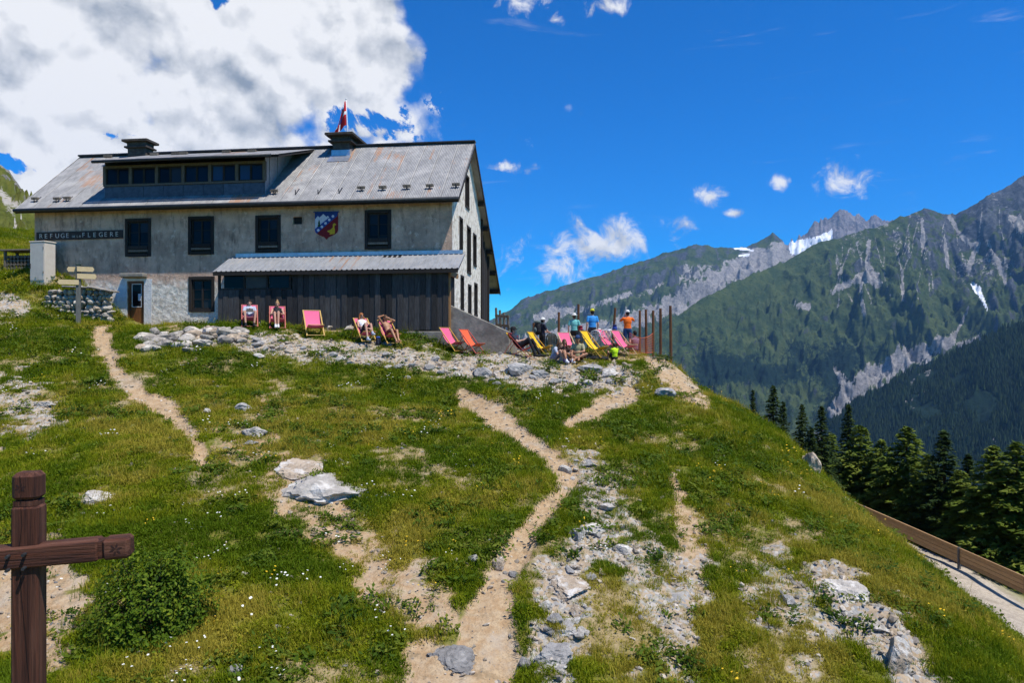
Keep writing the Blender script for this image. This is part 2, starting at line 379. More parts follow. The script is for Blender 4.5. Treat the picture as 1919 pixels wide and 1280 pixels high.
# ------------------------------------------------------------------ materials
MATS = {}
def newmat(name):
    m = bpy.data.materials.new(name); m.use_nodes = True; t = NT(m.node_tree); m.node_tree.nodes.clear()
    b = t.add('ShaderNodeBsdfPrincipled'); o = t.add('ShaderNodeOutputMaterial'); t.l.new(b.outputs[0], o.inputs[0])
    MATS[name] = m; return m, t, b
def pm(name, c0, c1=None, rough=.8, scale=6., bump=.3, bdist=.01, metal=0., stretch=(1, 1, 1), c2=None, obvar=0., detail=6, spec=.3, coord='Object', s2=None):
    """two or three tones mixed by noise, fine bump, some shift from object to object"""
    if name in MATS: return MATS[name]
    m, t, b = newmat(name); tc = t.add('ShaderNodeTexCoord'); v = t.vmath('MULTIPLY', tc.outputs[coord], stretch)
    oi = t.add('ShaderNodeObjectInfo'); v = t.vmath('ADD', v, t.vmath('MULTIPLY', oi.outputs['Random'], (31., 17., 23.)))
    n = t.noise(v, scale, detail, .62)
    c = t.mix(t.ss(n, .32, .68), c0, c1 or tuple(x * .7 for x in c0))
    if c2: c = t.mix(t.ss(t.noise(v, s2 or scale * .3, 4, .6), .5, .66), c, c2)
    if obvar:
        h = t.add('ShaderNodeHueSaturation'); t.l.new(c, h.inputs['Color'])
        t.put(h.inputs['Value'], t.math('MULTIPLY_ADD', oi.outputs['Random'], 2 * obvar, 1 - obvar))
        c = h.outputs[0]
    t.put(b.inputs['Base Color'], c); b.inputs['Roughness'].default_value = rough; b.inputs['Metallic'].default_value = metal
    b.inputs['Specular IOR Level'].default_value = spec
    if bump: t.put(b.inputs['Normal'], t.bump(t.noise(v, scale * 3, 8, .65), bump, bdist))
    return m
def glassmat(name='window_glass', c=(.010, .012, .015)):
    if name in MATS: return MATS[name]
    m, t, b = newmat(name); b.inputs['Base Color'].default_value = (*c, 1); b.inputs['Roughness'].default_value = .12; b.inputs['Specular IOR Level'].default_value = .13
    oi = t.add('ShaderNodeObjectInfo'); t.put(b.inputs['Base Color'], t.mix(t.ss(oi.outputs['Random'], .45, 1.), tuple(x * .5 for x in c), tuple(x * 2.2 for x in c))); tc = t.add('ShaderNodeTexCoord'); t.put(b.inputs['Normal'], t.bump(t.noise(tc.outputs['Object'], 3, 2, .5), .05, .02)); return m
WOOD_D = pm('dark_weathered_wood', (.034, .028, .023), (.015, .012, .010), .85, 9, .5, .006, stretch=(6, 6, .6), obvar=.3)
WOOD_B = pm('annex_plank_wood', (.075, .070, .066), (.026, .024, .023), .9, 7, .6, .006, stretch=(7, 7, .45), obvar=.5, c2=(.045, .04, .038), s2=3)
WOOD_G = pm('grey_timber', (.20, .165, .125), (.10, .08, .06), .85, 8, .4, .005, stretch=(5, 5, .5), obvar=.2)
WOOD_Y = pm('varnished_yellow_wood', (.50, .30, .05), (.38, .22, .04), .5, 12, .1, .002, stretch=(6, 6, 1))
WOOD_P = pm('pale_frame_wood', (.48, .33, .18), (.36, .24, .12), .55, 12, .1, .002, stretch=(6, 6, 1))
WOOD_R = pm('red_frame_paint', (.42, .10, .07), (.34, .07, .05), .5, 12, .1, .002)
STEEL_D = pm('dark_zinc', (.05, .053, .058), (.03, .032, .035), .5, 8, .1, .004, metal=.4)
CONC = pm('old_concrete', (.30, .27, .22), (.20, .18, .15), .9, 3, .7, .02, c2=(.15, .135, .11), s2=1.2)
STONE = [pm('wall_stone_%d' % i, c, tuple(x * .6 for x in c), .9, 5, .6, .02, obvar=.28, c2=tuple(x * 1.35 for x in c)) for i, c in enumerate([(.36, .325, .275), (.46, .41, .34), (.28, .25, .215), (.42, .33, .235)])]
ROCKP = pm('pale_boulder_rock', (.52, .475, .41), (.33, .30, .26), .9, 3.0, .8, .04, c2=(.68, .64, .57), s2=2., obvar=.15)
ROCKG = pm('grey_boulder_rock', (.31, .295, .275), (.19, .18, .168), .9, 3.2, .8, .03, c2=(.44, .415, .38), s2=1.6, obvar=.22)
ROCKB = pm('ochre_boulder_rock', (.46, .37, .27), (.31, .24, .17), .9, 2.6, .8, .04, c2=(.60, .56, .50), s2=1.5, obvar=.15)
SKIN = pm('skin', (.52, .29, .20), (.46, .24, .16), .55, 5, .05, .002)
SKIN_T = pm('tanned_skin', (.40, .20, .11), (.34, .16, .085), .5, 5, .05, .002)
def flat(name, c, rough=.75, spec=.3): return pm(name, c, tuple(x * .82 for x in c), rough, 14, .12, .004, spec=spec)
# ------------------------------------------------------------------ the ground, one sheet
def axis(a, b, step, lo, hi, grow=1.13):
    mid = list(np.arange(a, b + 1e-6, step)); s = step; x = a; L = []
    while x > lo: s *= grow; x -= s; L.append(x)
    s = step; x = b; Rr = []
    while x < hi: s *= grow; x += s; Rr.append(x)
    return np.array(L[::-1] + mid + Rr)
gx = axis(-21.5, 11.5, .105, -1500, 2600); gy = axis(7, 30, .105, -400, 2600)
GX, GY = np.meshgrid(gx, gy); Z0 = H0(GX, GY); zp, zb, zs, zt, zr = zones(GX, GY, Z0)
GZ = Z0 + relief(GX, GY, zp, zb, zs, zr)
def ground_material():
    m, t, b = newmat('alpine_ground'); tc = t.add('ShaderNodeTexCoord'); P = tc.outputs['Object']
    n1 = t.noise(P, 1.1, 8, .65); n2 = t.noise(P, 7, 8, .65); n3 = t.noise(P, 38, 6, .7)
    turf = t.mix(t.ss(n1, .35, .65), (.115, .135, .014), (.17, .155, .03)); turf = t.mix(t.ss(n2, .5, .72), turf, (.19, .155, .07))
    turf = t.mix(t.ss(n3, .55, .7), turf, (.055, .066, .014))
    earth = t.mix(t.ss(n2, .35, .65), (.36, .235, .125), (.45, .335, .205)); earth = t.mix(t.ss(n3, .5, .7), earth, (.23, .165, .105)); earth = t.mix(t.ss(n1, .5, .68, 0, .6), earth, (.40, .35, .28)); earth = t.mix(t.ss(t.noise(P, 2.6, 7, .7), .54, .66, 0, .7), earth, (.20, .15, .09))
    stone = t.mix(t.ss(n2, .4, .62), (.40, .31, .21), (.28, .215, .14))
    vo = t.add('ShaderNodeTexVoronoi'); t.put(vo.inputs['Vector'], P); vo.inputs['Scale'].default_value = 16
    vc = t.add('ShaderNodeSeparateColor'); t.l.new(vo.outputs['Color'], vc.inputs[0])
    stone = t.mix(t.ss(vc.outputs[0], .45, .6), stone, t.mix(vc.outputs[1], (.24, .235, .225), (.45, .41, .35)))
    c = t.mix(t.math('MULTIPLY', t.attr('thin'), .8), turf, earth)
    brk = t.math('SUBTRACT', t.attr('bare'), t.math('MULTIPLY', t.math('SUBTRACT', n2, .5), 1.7))
    c = t.mix(t.ss(brk, .25, .6), c, earth)
    brs = t.math('SUBTRACT', t.attr('scree'), t.math('MULTIPLY', t.math('SUBTRACT', n2, .5), 1.5))
    c = t.mix(t.ss(brs, .2, .55), c, stone)
    c = t.mix(t.ss(t.math('SUBTRACT', t.attr('path'), t.math('MULTIPLY', t.math('SUBTRACT', n2, .5), .6)), .2, .6), c, earth)
    rd_ = t.mix(t.ss(n2, .35, .65), (.46, .39, .30), (.30, .255, .20)); rd_ = t.mix(t.ss(n1, .45, .65, 0, .7), rd_, (.24, .20, .15)); c = t.mix(t.attr('road'), c, t.mix(t.ss(n3, .55, .66), rd_, (.52, .48, .42)))
    t.put(b.inputs['Base Color'], c); b.inputs['Roughness'].default_value = .95; b.inputs['Specular IOR Level'].default_value = .12
    hgt = t.math('MULTIPLY_ADD', n3, .5, n2); hgt = t.math('MULTIPLY_ADD', vo.outputs['Distance'], -.5, hgt)
    t.put(b.inputs['Normal'], t.bump(hgt, .75, .035)); return m
gme = fast_mesh('ground', np.stack([GX, GY, GZ], -1).reshape(-1, 3), grid_faces(len(gx), len(gy)), True, [ground_material()])
for k, a in (('path', zp), ('bare', zb), ('scree', zs), ('thin', zt), ('road', zr)): fattr(gme, k, a)
tag(link('ground', gme), kind='structure')

# ------------------------------------------------------------------ mountains
def interp(pts, k, x): 
    p = np.array(sorted(pts)); return np.interp(x, p[:, 0], p[:, k])
def mountain_material(name, grassc, rockc, screec, scl):
    m, t, b = newmat(name); tc = t.add('ShaderNodeTexCoord'); P = tc.outputs['Object']
    n1 = t.noise(P, .012 * scl, 9, .68); n2 = t.noise(P, .05 * scl, 7, .7); n3 = t.noise(P, .0035 * scl, 6, .6)
    ge = t.add('ShaderNodeNewGeometry'); sp = t.add('ShaderNodeSeparateXYZ'); t.l.new(ge.outputs['Normal'], sp.inputs[0])
    gr = t.mix(t.ss(n1, .38, .62), grassc[0], grassc[1]); gr = t.mix(t.ss(n2, .52, .66), gr, grassc[2])
    rk = t.mix(t.ss(n1, .38, .62), rockc[0], rockc[1]); rk = t.mix(t.ss(n2, .5, .68), rk, rockc[2])
    rockness = t.math('ADD', t.attr('rock'), t.math('MULTIPLY', t.math('SUBTRACT', n1, .5), 1.3))
    rockness = t.math('ADD', rockness, t.math('MULTIPLY', t.math('SUBTRACT', .72, sp.outputs[2]), 1.1))
    c = t.mix(t.ss(rockness, .38, .62), gr, rk)
    fo = t.math('ADD', t.attr('wood'), t.math('MULTIPLY', t.math('SUBTRACT', n2, .5), 1.2))
    c = t.mix(t.ss(fo, .45, .6), c, (.008, .020, .014))
    c = t.mix(t.ss(t.math('ADD', t.attr('scree'), t.math('MULTIPLY', t.math('SUBTRACT', n2, .5), 1.6)), .38, .62), c, t.mix(t.ss(n2, .35, .65), screec[0], screec[1]))
    c = t.mix(t.ss(t.math('ADD', t.attr('snow'), t.math('MULTIPLY', t.math('SUBTRACT', n2, .5), 1.4)), .5, .58), c, (.80, .82, .86))
    t.put(b.inputs['Base Color'], c); b.inputs['Roughness'].default_value = .95; b.inputs['Specular IOR Level'].default_value = .08
    t.put(b.inputs['Normal'], t.bump(t.math('MULTIPLY_ADD', n2, .4, n1), .7, 26 / scl)); return m
def mrange(name, ridge, a0, a1, nx, nt, base, mat, noise, masks, back=1500, prof=1.0, skew=0., seed=0):
    """ridge: (px, py, metres). The crest follows a real ridge line; the face falls towards the valley (base: metres out, height)"""
    a = np.linspace(a0, a1, nx); Yr = interp(ridge, 2, a); Zr = (CY - interp(ridge, 1, a)) / F * Yr
    t = np.concatenate([np.linspace(-1, -.02, max(nt // 10, 5)), np.linspace(0, 1, nt) ** 1.15])
    A, T = np.meshgrid(a, t); YR = np.broadcast_to(Yr, A.shape); ZR = np.broadcast_to(Zr, A.shape)
    tp = np.clip(T, 0, 1); yb = base[0] if not hasattr(base[0], '__len__') else interp(base[0], 1, a); YB = np.broadcast_to(yb, A.shape)
    Y = YR + (YB - YR) * tp + np.maximum(-T, 0) * back
    X = (A - CX) / F * Y
    Z = ZR + (base[1] - ZR) * tp ** prof - np.maximum(-T, 0) * back * .8
    f2 = ridged(X * noise['k'] * 3.1 + skew * (YR - Y) * noise['k'] * 2.2, (YR - Y) * noise['k'] * 2.7 + 3, 5, seed + 60, .62)
    w = X * noise['k'] + skew * (YR - Y) * noise['k'] + (fbm(X * noise['k'] * 2.3, Y * noise['k'] * 1.2, 4, seed + 9) - .5) * .7 + (fbm(X * noise['k'] * .6, Y * noise['k'] * .6, 4, seed + 8) - .5) * 1.5
    g_ = ridged(w, (YR - Y) * noise['k'] * noise['along'] + 7, 6, seed)
    d = (g_ - .45) * noise['amp'] * (noise.get('top', .12) + .88 * sstep(tp, 0, .25)) + (fbm(X * noise['k'] * 3, Y * noise['k'] * 3, 5, seed + 20) - .5) * noise['amp'] * .5 * (.2 + .8 * sstep(tp, 0, .15))
    d = d + (f2 - .4) * noise['amp'] * .26 * sstep(tp, .0, .12)
    crest = (ridged(a * noise.get('ck', .02), a * 0 + seed, 5, seed + 3, .6) - .45) * noise.get('crest', 0)
    d = d + crest[None, :] * np.exp(-np.maximum(T, 0) / noise.get('cfall', .12)) * np.exp(np.minimum(T, 0) * 3)
    d = d * (1 - sstep(tp, .9, 1.) * .7)
    Z = Z + d
    Y = Y + (fbm(w * 2, T * 9, 4, seed + 30) - .5) * noise['amp'] * .35 * sstep(tp, .02, .2); X = (A - CX) / F * Y
    me = fast_mesh(name, np.stack([X, Y, Z], -1).reshape(-1, 3), grid_faces(nx, len(t))[:, ::-1], True, [mat])
    PX, PY = CX + F * X / Y, CY - F * Z / Y
    ms = masks(PX, PY, g_, tp, Z)
    ms['rock'] = ms['rock'] + (f2 - .42) * noise.get('rk', .8)
    for k in ('rock', 'wood', 'scree', 'snow'): fattr(me, k, ms.get(k, np.zeros(A.shape)) + 0 * A)
    o = link(name, me); tag(o, kind='structure'); return X, Y, Z
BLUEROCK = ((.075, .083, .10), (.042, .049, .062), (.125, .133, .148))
GREENS = ((.034, .056, .022), (.064, .086, .030), (.018, .033, .018))
SCREE = ((.16, .158, .16), (.31, .295, .285))
def mA(px, py, g_, tp, Z):
    nz = (fbm(px * .06, py * .10, 5, 90, .65) - .5) * 2.6
    mor = seg_mask(px, py, [(1480, 478, 14), (1400, 492, 24), (1335, 530, 22), (1275, 565, 18), (1215, 585, 13), (1150, 610, 12), (1060, 615, 5), (985, 640, 8)], nz, .5)
    mor = np.maximum(mor, .9 * seg_mask(px, py, [(1010, 600, 10), (1040, 585, 12), (1090, 580, 5), (1180, 550, 4)], nz))
    mor = np.maximum(mor, .9 * seg_mask(px, py, [(1470, 455, 6), (1460, 475, 16), (1400, 480, 10)], nz))
    snow = seg_mask(px, py, [(1378, 465, 2.5), (1398, 467, 3), (1412, 470, 1.5)], nz * .5) + seg_mask(px, py, [(1385, 479, 2), (1402, 478, 3)], nz * .5)
    chute = .8 * sstep(1 - g_, .80, .93) * sstep(tp, .05, .1) * (1 - sstep(tp, .3, .5))
    return dict(rock=np.clip(.55 - tp * 1.6, -.2, 1), scree=np.maximum(mor, chute), snow=np.minimum(snow, 1), wood=sstep(py, 570, 640) * .62 - .12)
def mB(px, py, g_, tp, Z):
    snow = poly_in(px, py, [(1478, 452), (1500, 448), (1520, 446), (1545, 436), (1560, 430), (1560, 470), (1520, 480), (1480, 478)]) * 1.
    return dict(rock=1.5 + 0 * px, scree=0 * px, snow=snow)
def mC(px, py, g_, tp, Z):
    nz = (fbm(px * .07, py * .07, 5, 190, .65) - .5) * 2.6
    sc = seg_mask(px, py, [(1628, 450, 2), (1625, 500, 5), (1613, 540, 4), (1620, 592, 2.5)], nz)
    for L in ([(1682, 475, 2), (1690, 510, 3), (1692, 560, 3)], [(1779, 405, 4), (1800, 440, 5), (1832, 470, 3)], [(1832, 455, 4), (1818, 500, 5), (1812, 525, 2)], [(1770, 440, 3), (1776, 500, 3)],
              [(1728, 410, 2), (1730, 460, 3), (1745, 480, 2)], [(1850, 450, 2), (1870, 490, 4), (1885, 530, 5)], [(1560, 545, 4), (1590, 530, 9), (1630, 512, 14), (1645, 530, 8)], [(1895, 408, 6), (1925, 428, 16)],
              [(1565, 768, 13), (1590, 735, 16), (1640, 705, 22), (1700, 672, 21), (1745, 655, 16), (1780, 640, 9), (1800, 610, 3), (1815, 575, 2)], [(1565, 690, 4), (1585, 720, 6), (1590, 750, 10)], [(1830, 640, 9), (1800, 650, 8)],
              [(1490, 570, 4), (1515, 575, 5)]):
        sc = np.maximum(sc, seg_mask(px, py, L, nz))
    rr0 = random.Random(11)
    for _ in range(20):      # thin pale stream beds running down from the crest
        x0 = rr0.uniform(1560, 1915); y0 = float(np.interp(x0, [1400, 1540, 1640, 1730, 1790, 1919], [520, 455, 424, 396, 405, 330])) + rr0.uniform(8, 40); L = []; dxx = rr0.uniform(-.35, .3); w0 = rr0.uniform(.8, 2.2)
        for q_ in range(rr0.randrange(4, 9)): L.append((x0, y0, w0 * rr0.uniform(.6, 1.2))); x0 += dxx * 16 + rr0.uniform(-4, 4); y0 += rr0.uniform(12, 20)
        sc = np.maximum(sc, .58 * seg_mask(px, py, L, nz * .5))
    chute = .42 * sstep(1 - g_, .80, .93) * (1 - sstep(py, 480, 620)) * sstep(px, 1480, 1640)
    snow = seg_mask(px, py, [(1823, 532, 4), (1833, 545, 6), (1842, 560, 3), (1850, 580, 2)], nz * .4)
    low = sstep(py, 560, 720)
    rock = .48 - (py - 400) / 300 + (px - 1700) / 900
    wood = .08 + .42 * low + (fbm(px * .012, py * .02, 3, 77) - .5) * 1.0 - .5 * (px > 1780) * (py < 600)
    return dict(rock=np.clip(rock, -.15, 1), scree=np.maximum(sc, chute), snow=snow, wood=np.where(py > 480, wood, -.3))
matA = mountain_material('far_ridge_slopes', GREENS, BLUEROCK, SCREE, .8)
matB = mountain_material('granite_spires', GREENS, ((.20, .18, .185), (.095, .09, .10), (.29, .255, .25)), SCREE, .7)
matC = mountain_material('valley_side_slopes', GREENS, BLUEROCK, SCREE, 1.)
mrange('mountain_spires', [(1380, 520, 9000), (1440, 476, 9000), (1470, 455, 9000), (1505, 442, 9000), (1528, 418, 9000), (1548, 404, 9000), (1573, 390, 9000), (1590, 396, 9000), (1606, 400, 9000), (1628, 412, 9000), (1636, 400, 9000), (1645, 397, 9000), (1655, 405, 9000), (1682, 408, 9000), (1720, 425, 9000), (1800, 440, 9000)],
       1340, 1830, 300, 70, (7600, -300), matB, dict(k=.006, amp=260, along=.35, crest=130, ck=.09, cfall=.1), mB, seed=100)
mrange('mountain_far', [(300, 660, 6000), (700, 655, 6000), (860, 628, 6200), (930, 594, 6300), (985, 556, 6400), (1050, 536, 6500), (1130, 511, 6500), (1225, 480, 6500), (1300, 457, 6500), (1345, 462, 6500), (1385, 466, 6500), (1420, 452, 6500), (1448, 437, 6500), (1466, 448, 6500), (1482, 476, 6500), (1540, 500, 6500), (1700, 560, 6500)],
       250, 1720, 620, 150, (3300, -880), matA, dict(k=.0034, amp=300, along=.6, crest=22, ck=.05, top=.06), mA, prof=.9, skew=.35, seed=10)
mrange('mountain_near', [(900, 760, 3600), (1100, 690, 3700), (1200, 642, 3800), (1262, 592, 3900), (1330, 548, 4000), (1400, 516, 4200), (1470, 488, 4400), (1530, 455, 4500), (1580, 440, 4500), (1640, 424, 4500), (1700, 402, 4500), (1730, 393, 4500), (1790, 402, 4500), (1820, 385, 4450), (1850, 366, 4400), (1880, 352, 4400), (1919, 328, 4400), (2050, 270, 4400), (2300, 220, 4400), (2700, 300, 4400)],
       850, 2700, 900, 240, (2500, -900), matC, dict(k=.0042, amp=270, along=.55, crest=22, ck=.04, top=.06), mC, prof=.92, skew=.25, seed=40)
def mD(px, py, g_, tp, Z): return dict(rock=-.5 + 0 * px, wood=.75 + 0 * px, scree=.42 * (fbm(px * .03, py * .03, 4, 5) > .68), snow=0 * px)
matD = mountain_material('wooded_slope_floor', GREENS, BLUEROCK, SCREE, 2.)
fx, fy, fz = mrange('mountain_wooded', [(1400, 900, 2500), (1540, 800, 2500), (1605, 752, 2500), (1680, 706, 2500), (1780, 660, 2450), (1860, 624, 2400), (1919, 602, 2400), (2300, 470, 2400), (2800, 420, 2400)],
       1400, 2700, 420, 130, (1100, -640), matD, dict(k=.006, amp=70, along=.5, crest=18, ck=.03), mD, prof=.95, skew=.6, seed=60, back=900)
# the wood on that slope: tens of thousands of conifers that read as one mass
k = 13; fx, fy, fz = fx[k:], fy[k:], fz[k:]
nt_ = 52000; ii = RNG.random(nt_) ** .8 * (fx.shape[0] - 2); jj = RNG.random(nt_) * 250
i0 = ii.astype(int); j0 = jj.astype(int); fi = ii - i0; fj = jj - j0
def bil(a): return (a[i0, j0] * (1 - fi) * (1 - fj) + a[i0 + 1, j0] * fi * (1 - fj) + a[i0, j0 + 1] * (1 - fi) * fj + a[i0 + 1, j0 + 1] * fi * fj)
tx, ty, tz = bil(fx), bil(fy), bil(fz)
keep = (fbm(tx * .012, ty * .012, 4, 300) > .36); tx, ty, tz = tx[keep], ty[keep], tz[keep]
hh = RNG.uniform(11, 27, len(tx)); rr = hh * RNG.uniform(.17, .24, len(tx)); ns_ = 5
V = []; ang = np.arange(ns_) * 2 * np.pi / ns_
ro = RNG.random(len(tx)) * 6.28
ring = np.stack([tx[:, None] + rr[:, None] * np.cos(ang + ro[:, None]), ty[:, None] + rr[:, None] * np.sin(ang + ro[:, None]), (tz + hh * .04)[:, None] + 0 * ang[None, :]], -1)
top = np.stack([tx, ty, tz + hh], -1)[:, None, :]
Vt = np.concatenate([ring, top], 1).reshape(-1, 3); b0 = np.arange(len(tx))[:, None] * (ns_ + 1)
Ft = np.concatenate([np.stack([b0[:, 0] + q, b0[:, 0] + (q + 1) % ns_, b0[:, 0] + ns_], 1) for q in range(ns_)], 0)
fm = fast_mesh('forest', Vt, Ft, False); fattr(fm, 'tint', np.repeat(RNG.random(len(tx)), ns_ + 1))
def forest_material():
    m, t, b = newmat('distant_conifers'); c = t.mix(t.attr('tint'), (.006, .016, .009), (.034, .056, .020)); t.put(b.inputs['Base Color'], c); b.inputs['Roughness'].default_value = .9; b.inputs['Specular IOR Level'].default_value = .1; return m
fm.materials.append(forest_material()); tag(link('forest', fm), 'dense dark conifer forest covering the opposite valley slope', 'forest', kind='stuff')
# hillside rising beyond the refuge at the edge of the picture
def mL(px, py, g_, tp, Z):
    nz = (fbm(px * .05, py * .05, 4, 390) - .5) * 1.4
    return dict(rock=np.clip(1.0 - tp * 2.2 + nz * .5, -.2, 1), scree=np.maximum(seg_mask(px, py, [(30, 435, 14), (60, 450, 18), (60, 480, 10)], nz), .6 * seg_mask(px, py, [(0, 360, 10), (30, 390, 12)], nz)), wood=-.5 + 0 * px, snow=0 * px)
matL = mountain_material('near_hill_slopes', ((.09, .105, .020), (.12, .128, .030), (.055, .068, .016)), ((.23, .22, .19), (.13, .125, .11), (.33, .31, .27)), ((.45, .42, .37), (.36, .33, .29)), 9.)
mrange('hillside', [(-900, 60, 260), (-300, 190, 255), (-80, 270, 250), (0, 306, 245), (16, 318, 245), (40, 352, 240), (62, 372, 235), (110, 420, 230), (200, 500, 220), (400, 600, 215), (700, 660, 215)],
       -900, 700, 420, 110, (48, 3.0), matL, dict(k=.05, amp=9, along=.4, crest=1.2, ck=.03, rk=1.6), mL, prof=1.0, skew=.3, seed=70, back=120)
# valley air
def haze():
    m = bpy.data.materials.new('valley_air'); m.use_nodes = True; t = NT(m.node_tree); m.node_tree.nodes.clear()
    v = t.add('ShaderNodeVolumePrincipled'); v.inputs['Color'].default_value = (.26, .56, 1, 1); v.inputs['Density'].default_value = HAZE_D; v.inputs['Anisotropy'].default_value = .1
    o = t.add('ShaderNodeOutputMaterial'); t.l.new(v.outputs[0], o.inputs['Volume'])
    b = MB().box(-4500, 8500, -600, 11500, -1100, 2050).build('haze', m); tag(b, 'thin blue summer air filling the valley', 'haze', kind='stuff')
HAZE_D = 3.0e-5
if HAZE_D: haze()
# ------------------------------------------------------------------ the refuge (local axes: s along the front, y into the building, z up)
ZB = .3; RZ = math.atan2(U[1], U[0])
def fp(px, py, o=0.):
    """point of the plane parallel to the front, o metres into the building -> (s, z)"""
    a = (px - CX) / F; Y = (float(N @ P0) + o) / (N[0] * a + N[1]); p = np.array([a * Y, Y]) - P0
    return float(U @ p), (CY - py) / F * Y
def gp(px, py, s):
    """point of the gable plane at s -> (y, z)"""
    a = (px - CX) / F; Y = (float(U @ P0) + s) / (U[0] * a + U[1]); p = np.array([a * Y, Y]) - P0
    return float(N @ p), (CY - py) / F * Y
def fw(s, y, z=0.): q = P0 + U * s + N * y; return Vector((q[0], q[1], z))
house = empty('mountain_refuge', fw(0, 0, ZB), RZ)
tag(house, 'large old grey plastered mountain refuge with rusty corrugated roof', 'building')
class HB(MB):
    def build(s, name, mat=None, parent=house, **k):
        s.v = [(a, b, c - ZB) for a, b, c in s.v]; return MB.build(s, name, mat, parent, **k)
EAVE_Y, EAVE_Z, RIDGE_Y, RIDGE_Z, BACK_Y, BACK_Z = -.5, 6.13, 3.5, 9.62, 12.1, 3.0
SL, SR = -.55, LEN + .36
def roof_z(y): return EAVE_Z + (y - EAVE_Y) / (RIDGE_Y - EAVE_Y) * (RIDGE_Z - EAVE_Z) if y < RIDGE_Y else RIDGE_Z + (y - RIDGE_Y) / (BACK_Y - RIDGE_Y) * (BACK_Z - RIDGE_Z)
def plaster():
    m, t, b = newmat('stained_plaster'); tc = t.add('ShaderNodeTexCoord'); P = tc.outputs['Object']
    n1 = t.noise(P, .9, 8, .65); n2 = t.noise(P, 3.5, 9, .68); n3 = t.noise(t.vmath('MULTIPLY', P, (2.6, 2.6, .7)), 1.5, 8, .7); n4 = t.noise(P, 14, 6, .7)
    c = t.mix(t.ss(n1, .38, .62), (.64, .435, .31), (.42, .285, .205)); c = t.mix(t.ss(n3, .48, .70, 0, .85), c, (.165, .11, .08)); c = t.mix(t.ss(n2, .54, .70), c, (.72, .55, .42))
    c = t.mix(t.ss(n4, .60, .72), c, (.26, .21, .16))
    sp = t.add('ShaderNodeSeparateXYZ'); t.l.new(P, sp.inputs[0])
    low = t.ss(t.math('MULTIPLY_ADD', n2, 1.2, sp.outputs[2]), 2.6, 3.3)      # rougher ground floor coat; paler too because the sunlit band is painted in
    lc = t.mix(t.ss(n2, .42, .62), (.78, .72, .61), (.50, .44, .35))
    c = t.mix(low, lc, c)
    gab = t.ss(sp.outputs[0], LEN - .03, LEN - .005)
    c = t.mix(gab, c, t.mix(t.ss(n2, .46, .62), (.80, .73, .62), (.52, .44, .34)))   # gable paler: the sunlight on this side is put into its colour
    t.put(b.inputs['Base Color'], c); b.inputs['Roughness'].default_value = .95; b.inputs['Specular IOR Level'].default_value = .1
    vv = t.add('ShaderNodeTexVoronoi'); t.put(vv.inputs['Vector'], P); vv.inputs['Scale'].default_value = 4.5
    h = t.math('ADD', t.math('MULTIPLY', n2, .6), t.math('MULTIPLY', n4, .25)); h = t.math('ADD', h, t.math('MULTIPLY', vv.outputs['Distance'], t.math('MULTIPLY_ADD', low, -.30, .38)))
    t.put(b.inputs['Normal'], t.bump(h, .8, .09)); return m
PLAST = plaster()
UPW = [(237, 281, 412, 478), (355, 399, 408, 474), (481, 524, 406, 470), (686, 731, 396, 464)]
def rect(x0, x1, y0, y1, o=0.):
    s0, za = fp(x0, (y0 + y1) / 2, o); s1, zb_ = fp(x1, (y0 + y1) / 2, o); xm = (x0 + x1) / 2
    return s0, s1, fp(xm, y1, o)[1], fp(xm, y0, o)[1]
holes = [rect(*w) for w in UPW] + [rect(356, 400, 521, 582), rect(549, 566, 406, 420)]
dr = list(rect(238, 270, 527, 605)); dr[2] = .72; holes.append(tuple(dr))
def holed(mb, c0, c1, z0, z1, hs, put, topf=None, deep=.28):
    """wall sheet with openings and their reveals; put(c, z, depth) -> point"""
    cs = sorted({c0, c1, *[h[0] for h in hs], *[h[1] for h in hs], *([RIDGE_Y] if topf else [])}); zs_ = sorted({z0, z1, *[h[2] for h in hs], *[h[3] for h in hs]})
    for a, b in zip(cs[:-1], cs[1:]):
        for p, q in zip(zs_[:-1], zs_[1:]):
            cm, zm = (a + b) / 2, (p + q) / 2
            if any(h[0] < cm < h[1] and h[2] < zm < h[3] for h in hs): continue
            ta, tb = (topf(a), topf(b)) if topf else (1e9, 1e9)
            pa, qa, pb, qb = min(p, ta), min(q, ta), min(p, tb), min(q, tb)
            if qa - pa < 1e-4 and qb - pb < 1e-4: continue
            mb.add([put(a, pa, 0), put(b, pb, 0), put(b, qb, 0), put(a, qa, 0)], [(0, 1, 2, 3)])
    for a, b, p, q in hs:
        v = [put(a, p, 0), put(b, p, 0), put(b, q, 0), put(a, q, 0), put(a, p, deep), put(b, p, deep), put(b, q, deep), put(a, q, deep)]
        mb.add(v, [(0, 4, 5, 1), (1, 5, 6, 2), (2, 6, 7, 3), (3, 7, 4, 0), (4, 7, 6, 5)])
wf = HB(); holed(wf, 0, LEN, -1.2, 6.30, holes, lambda c, z, d: (c, d, z)); wf.build('front_wall', PLAST, recalc=False)
GW = 7.1
gpx = [(871.5, 880, 330, 389), (861, 867, 409, 474), (875, 882, 426, 511), (886.5, 892.5, 440, 497), (863, 869, 518, 580), (877, 883, 535, 588), (888.5, 894.5, 532, 591)]
gh = []
for x0, x1, y0, y1 in gpx:
    ya, _ = gp(x0, y0, LEN); yb, _ = gp(x1, y0, LEN); zt_ = gp((x0 + x1) / 2, y0, LEN)[1]; zo = gp((x0 + x1) / 2, y1, LEN)[1]
    yb = min(yb, ya + 1.0); gh.append((ya, yb, zo, min(zt_, roof_z((ya + yb) / 2) - .35)))
wg = HB(); holed(wg, 0, GW, -1.5, 9.7, gh, lambda c, z, d: (LEN - d, c, z), lambda y: roof_z(y) - .10); wg.build('gable_wall', PLAST, recalc=False)
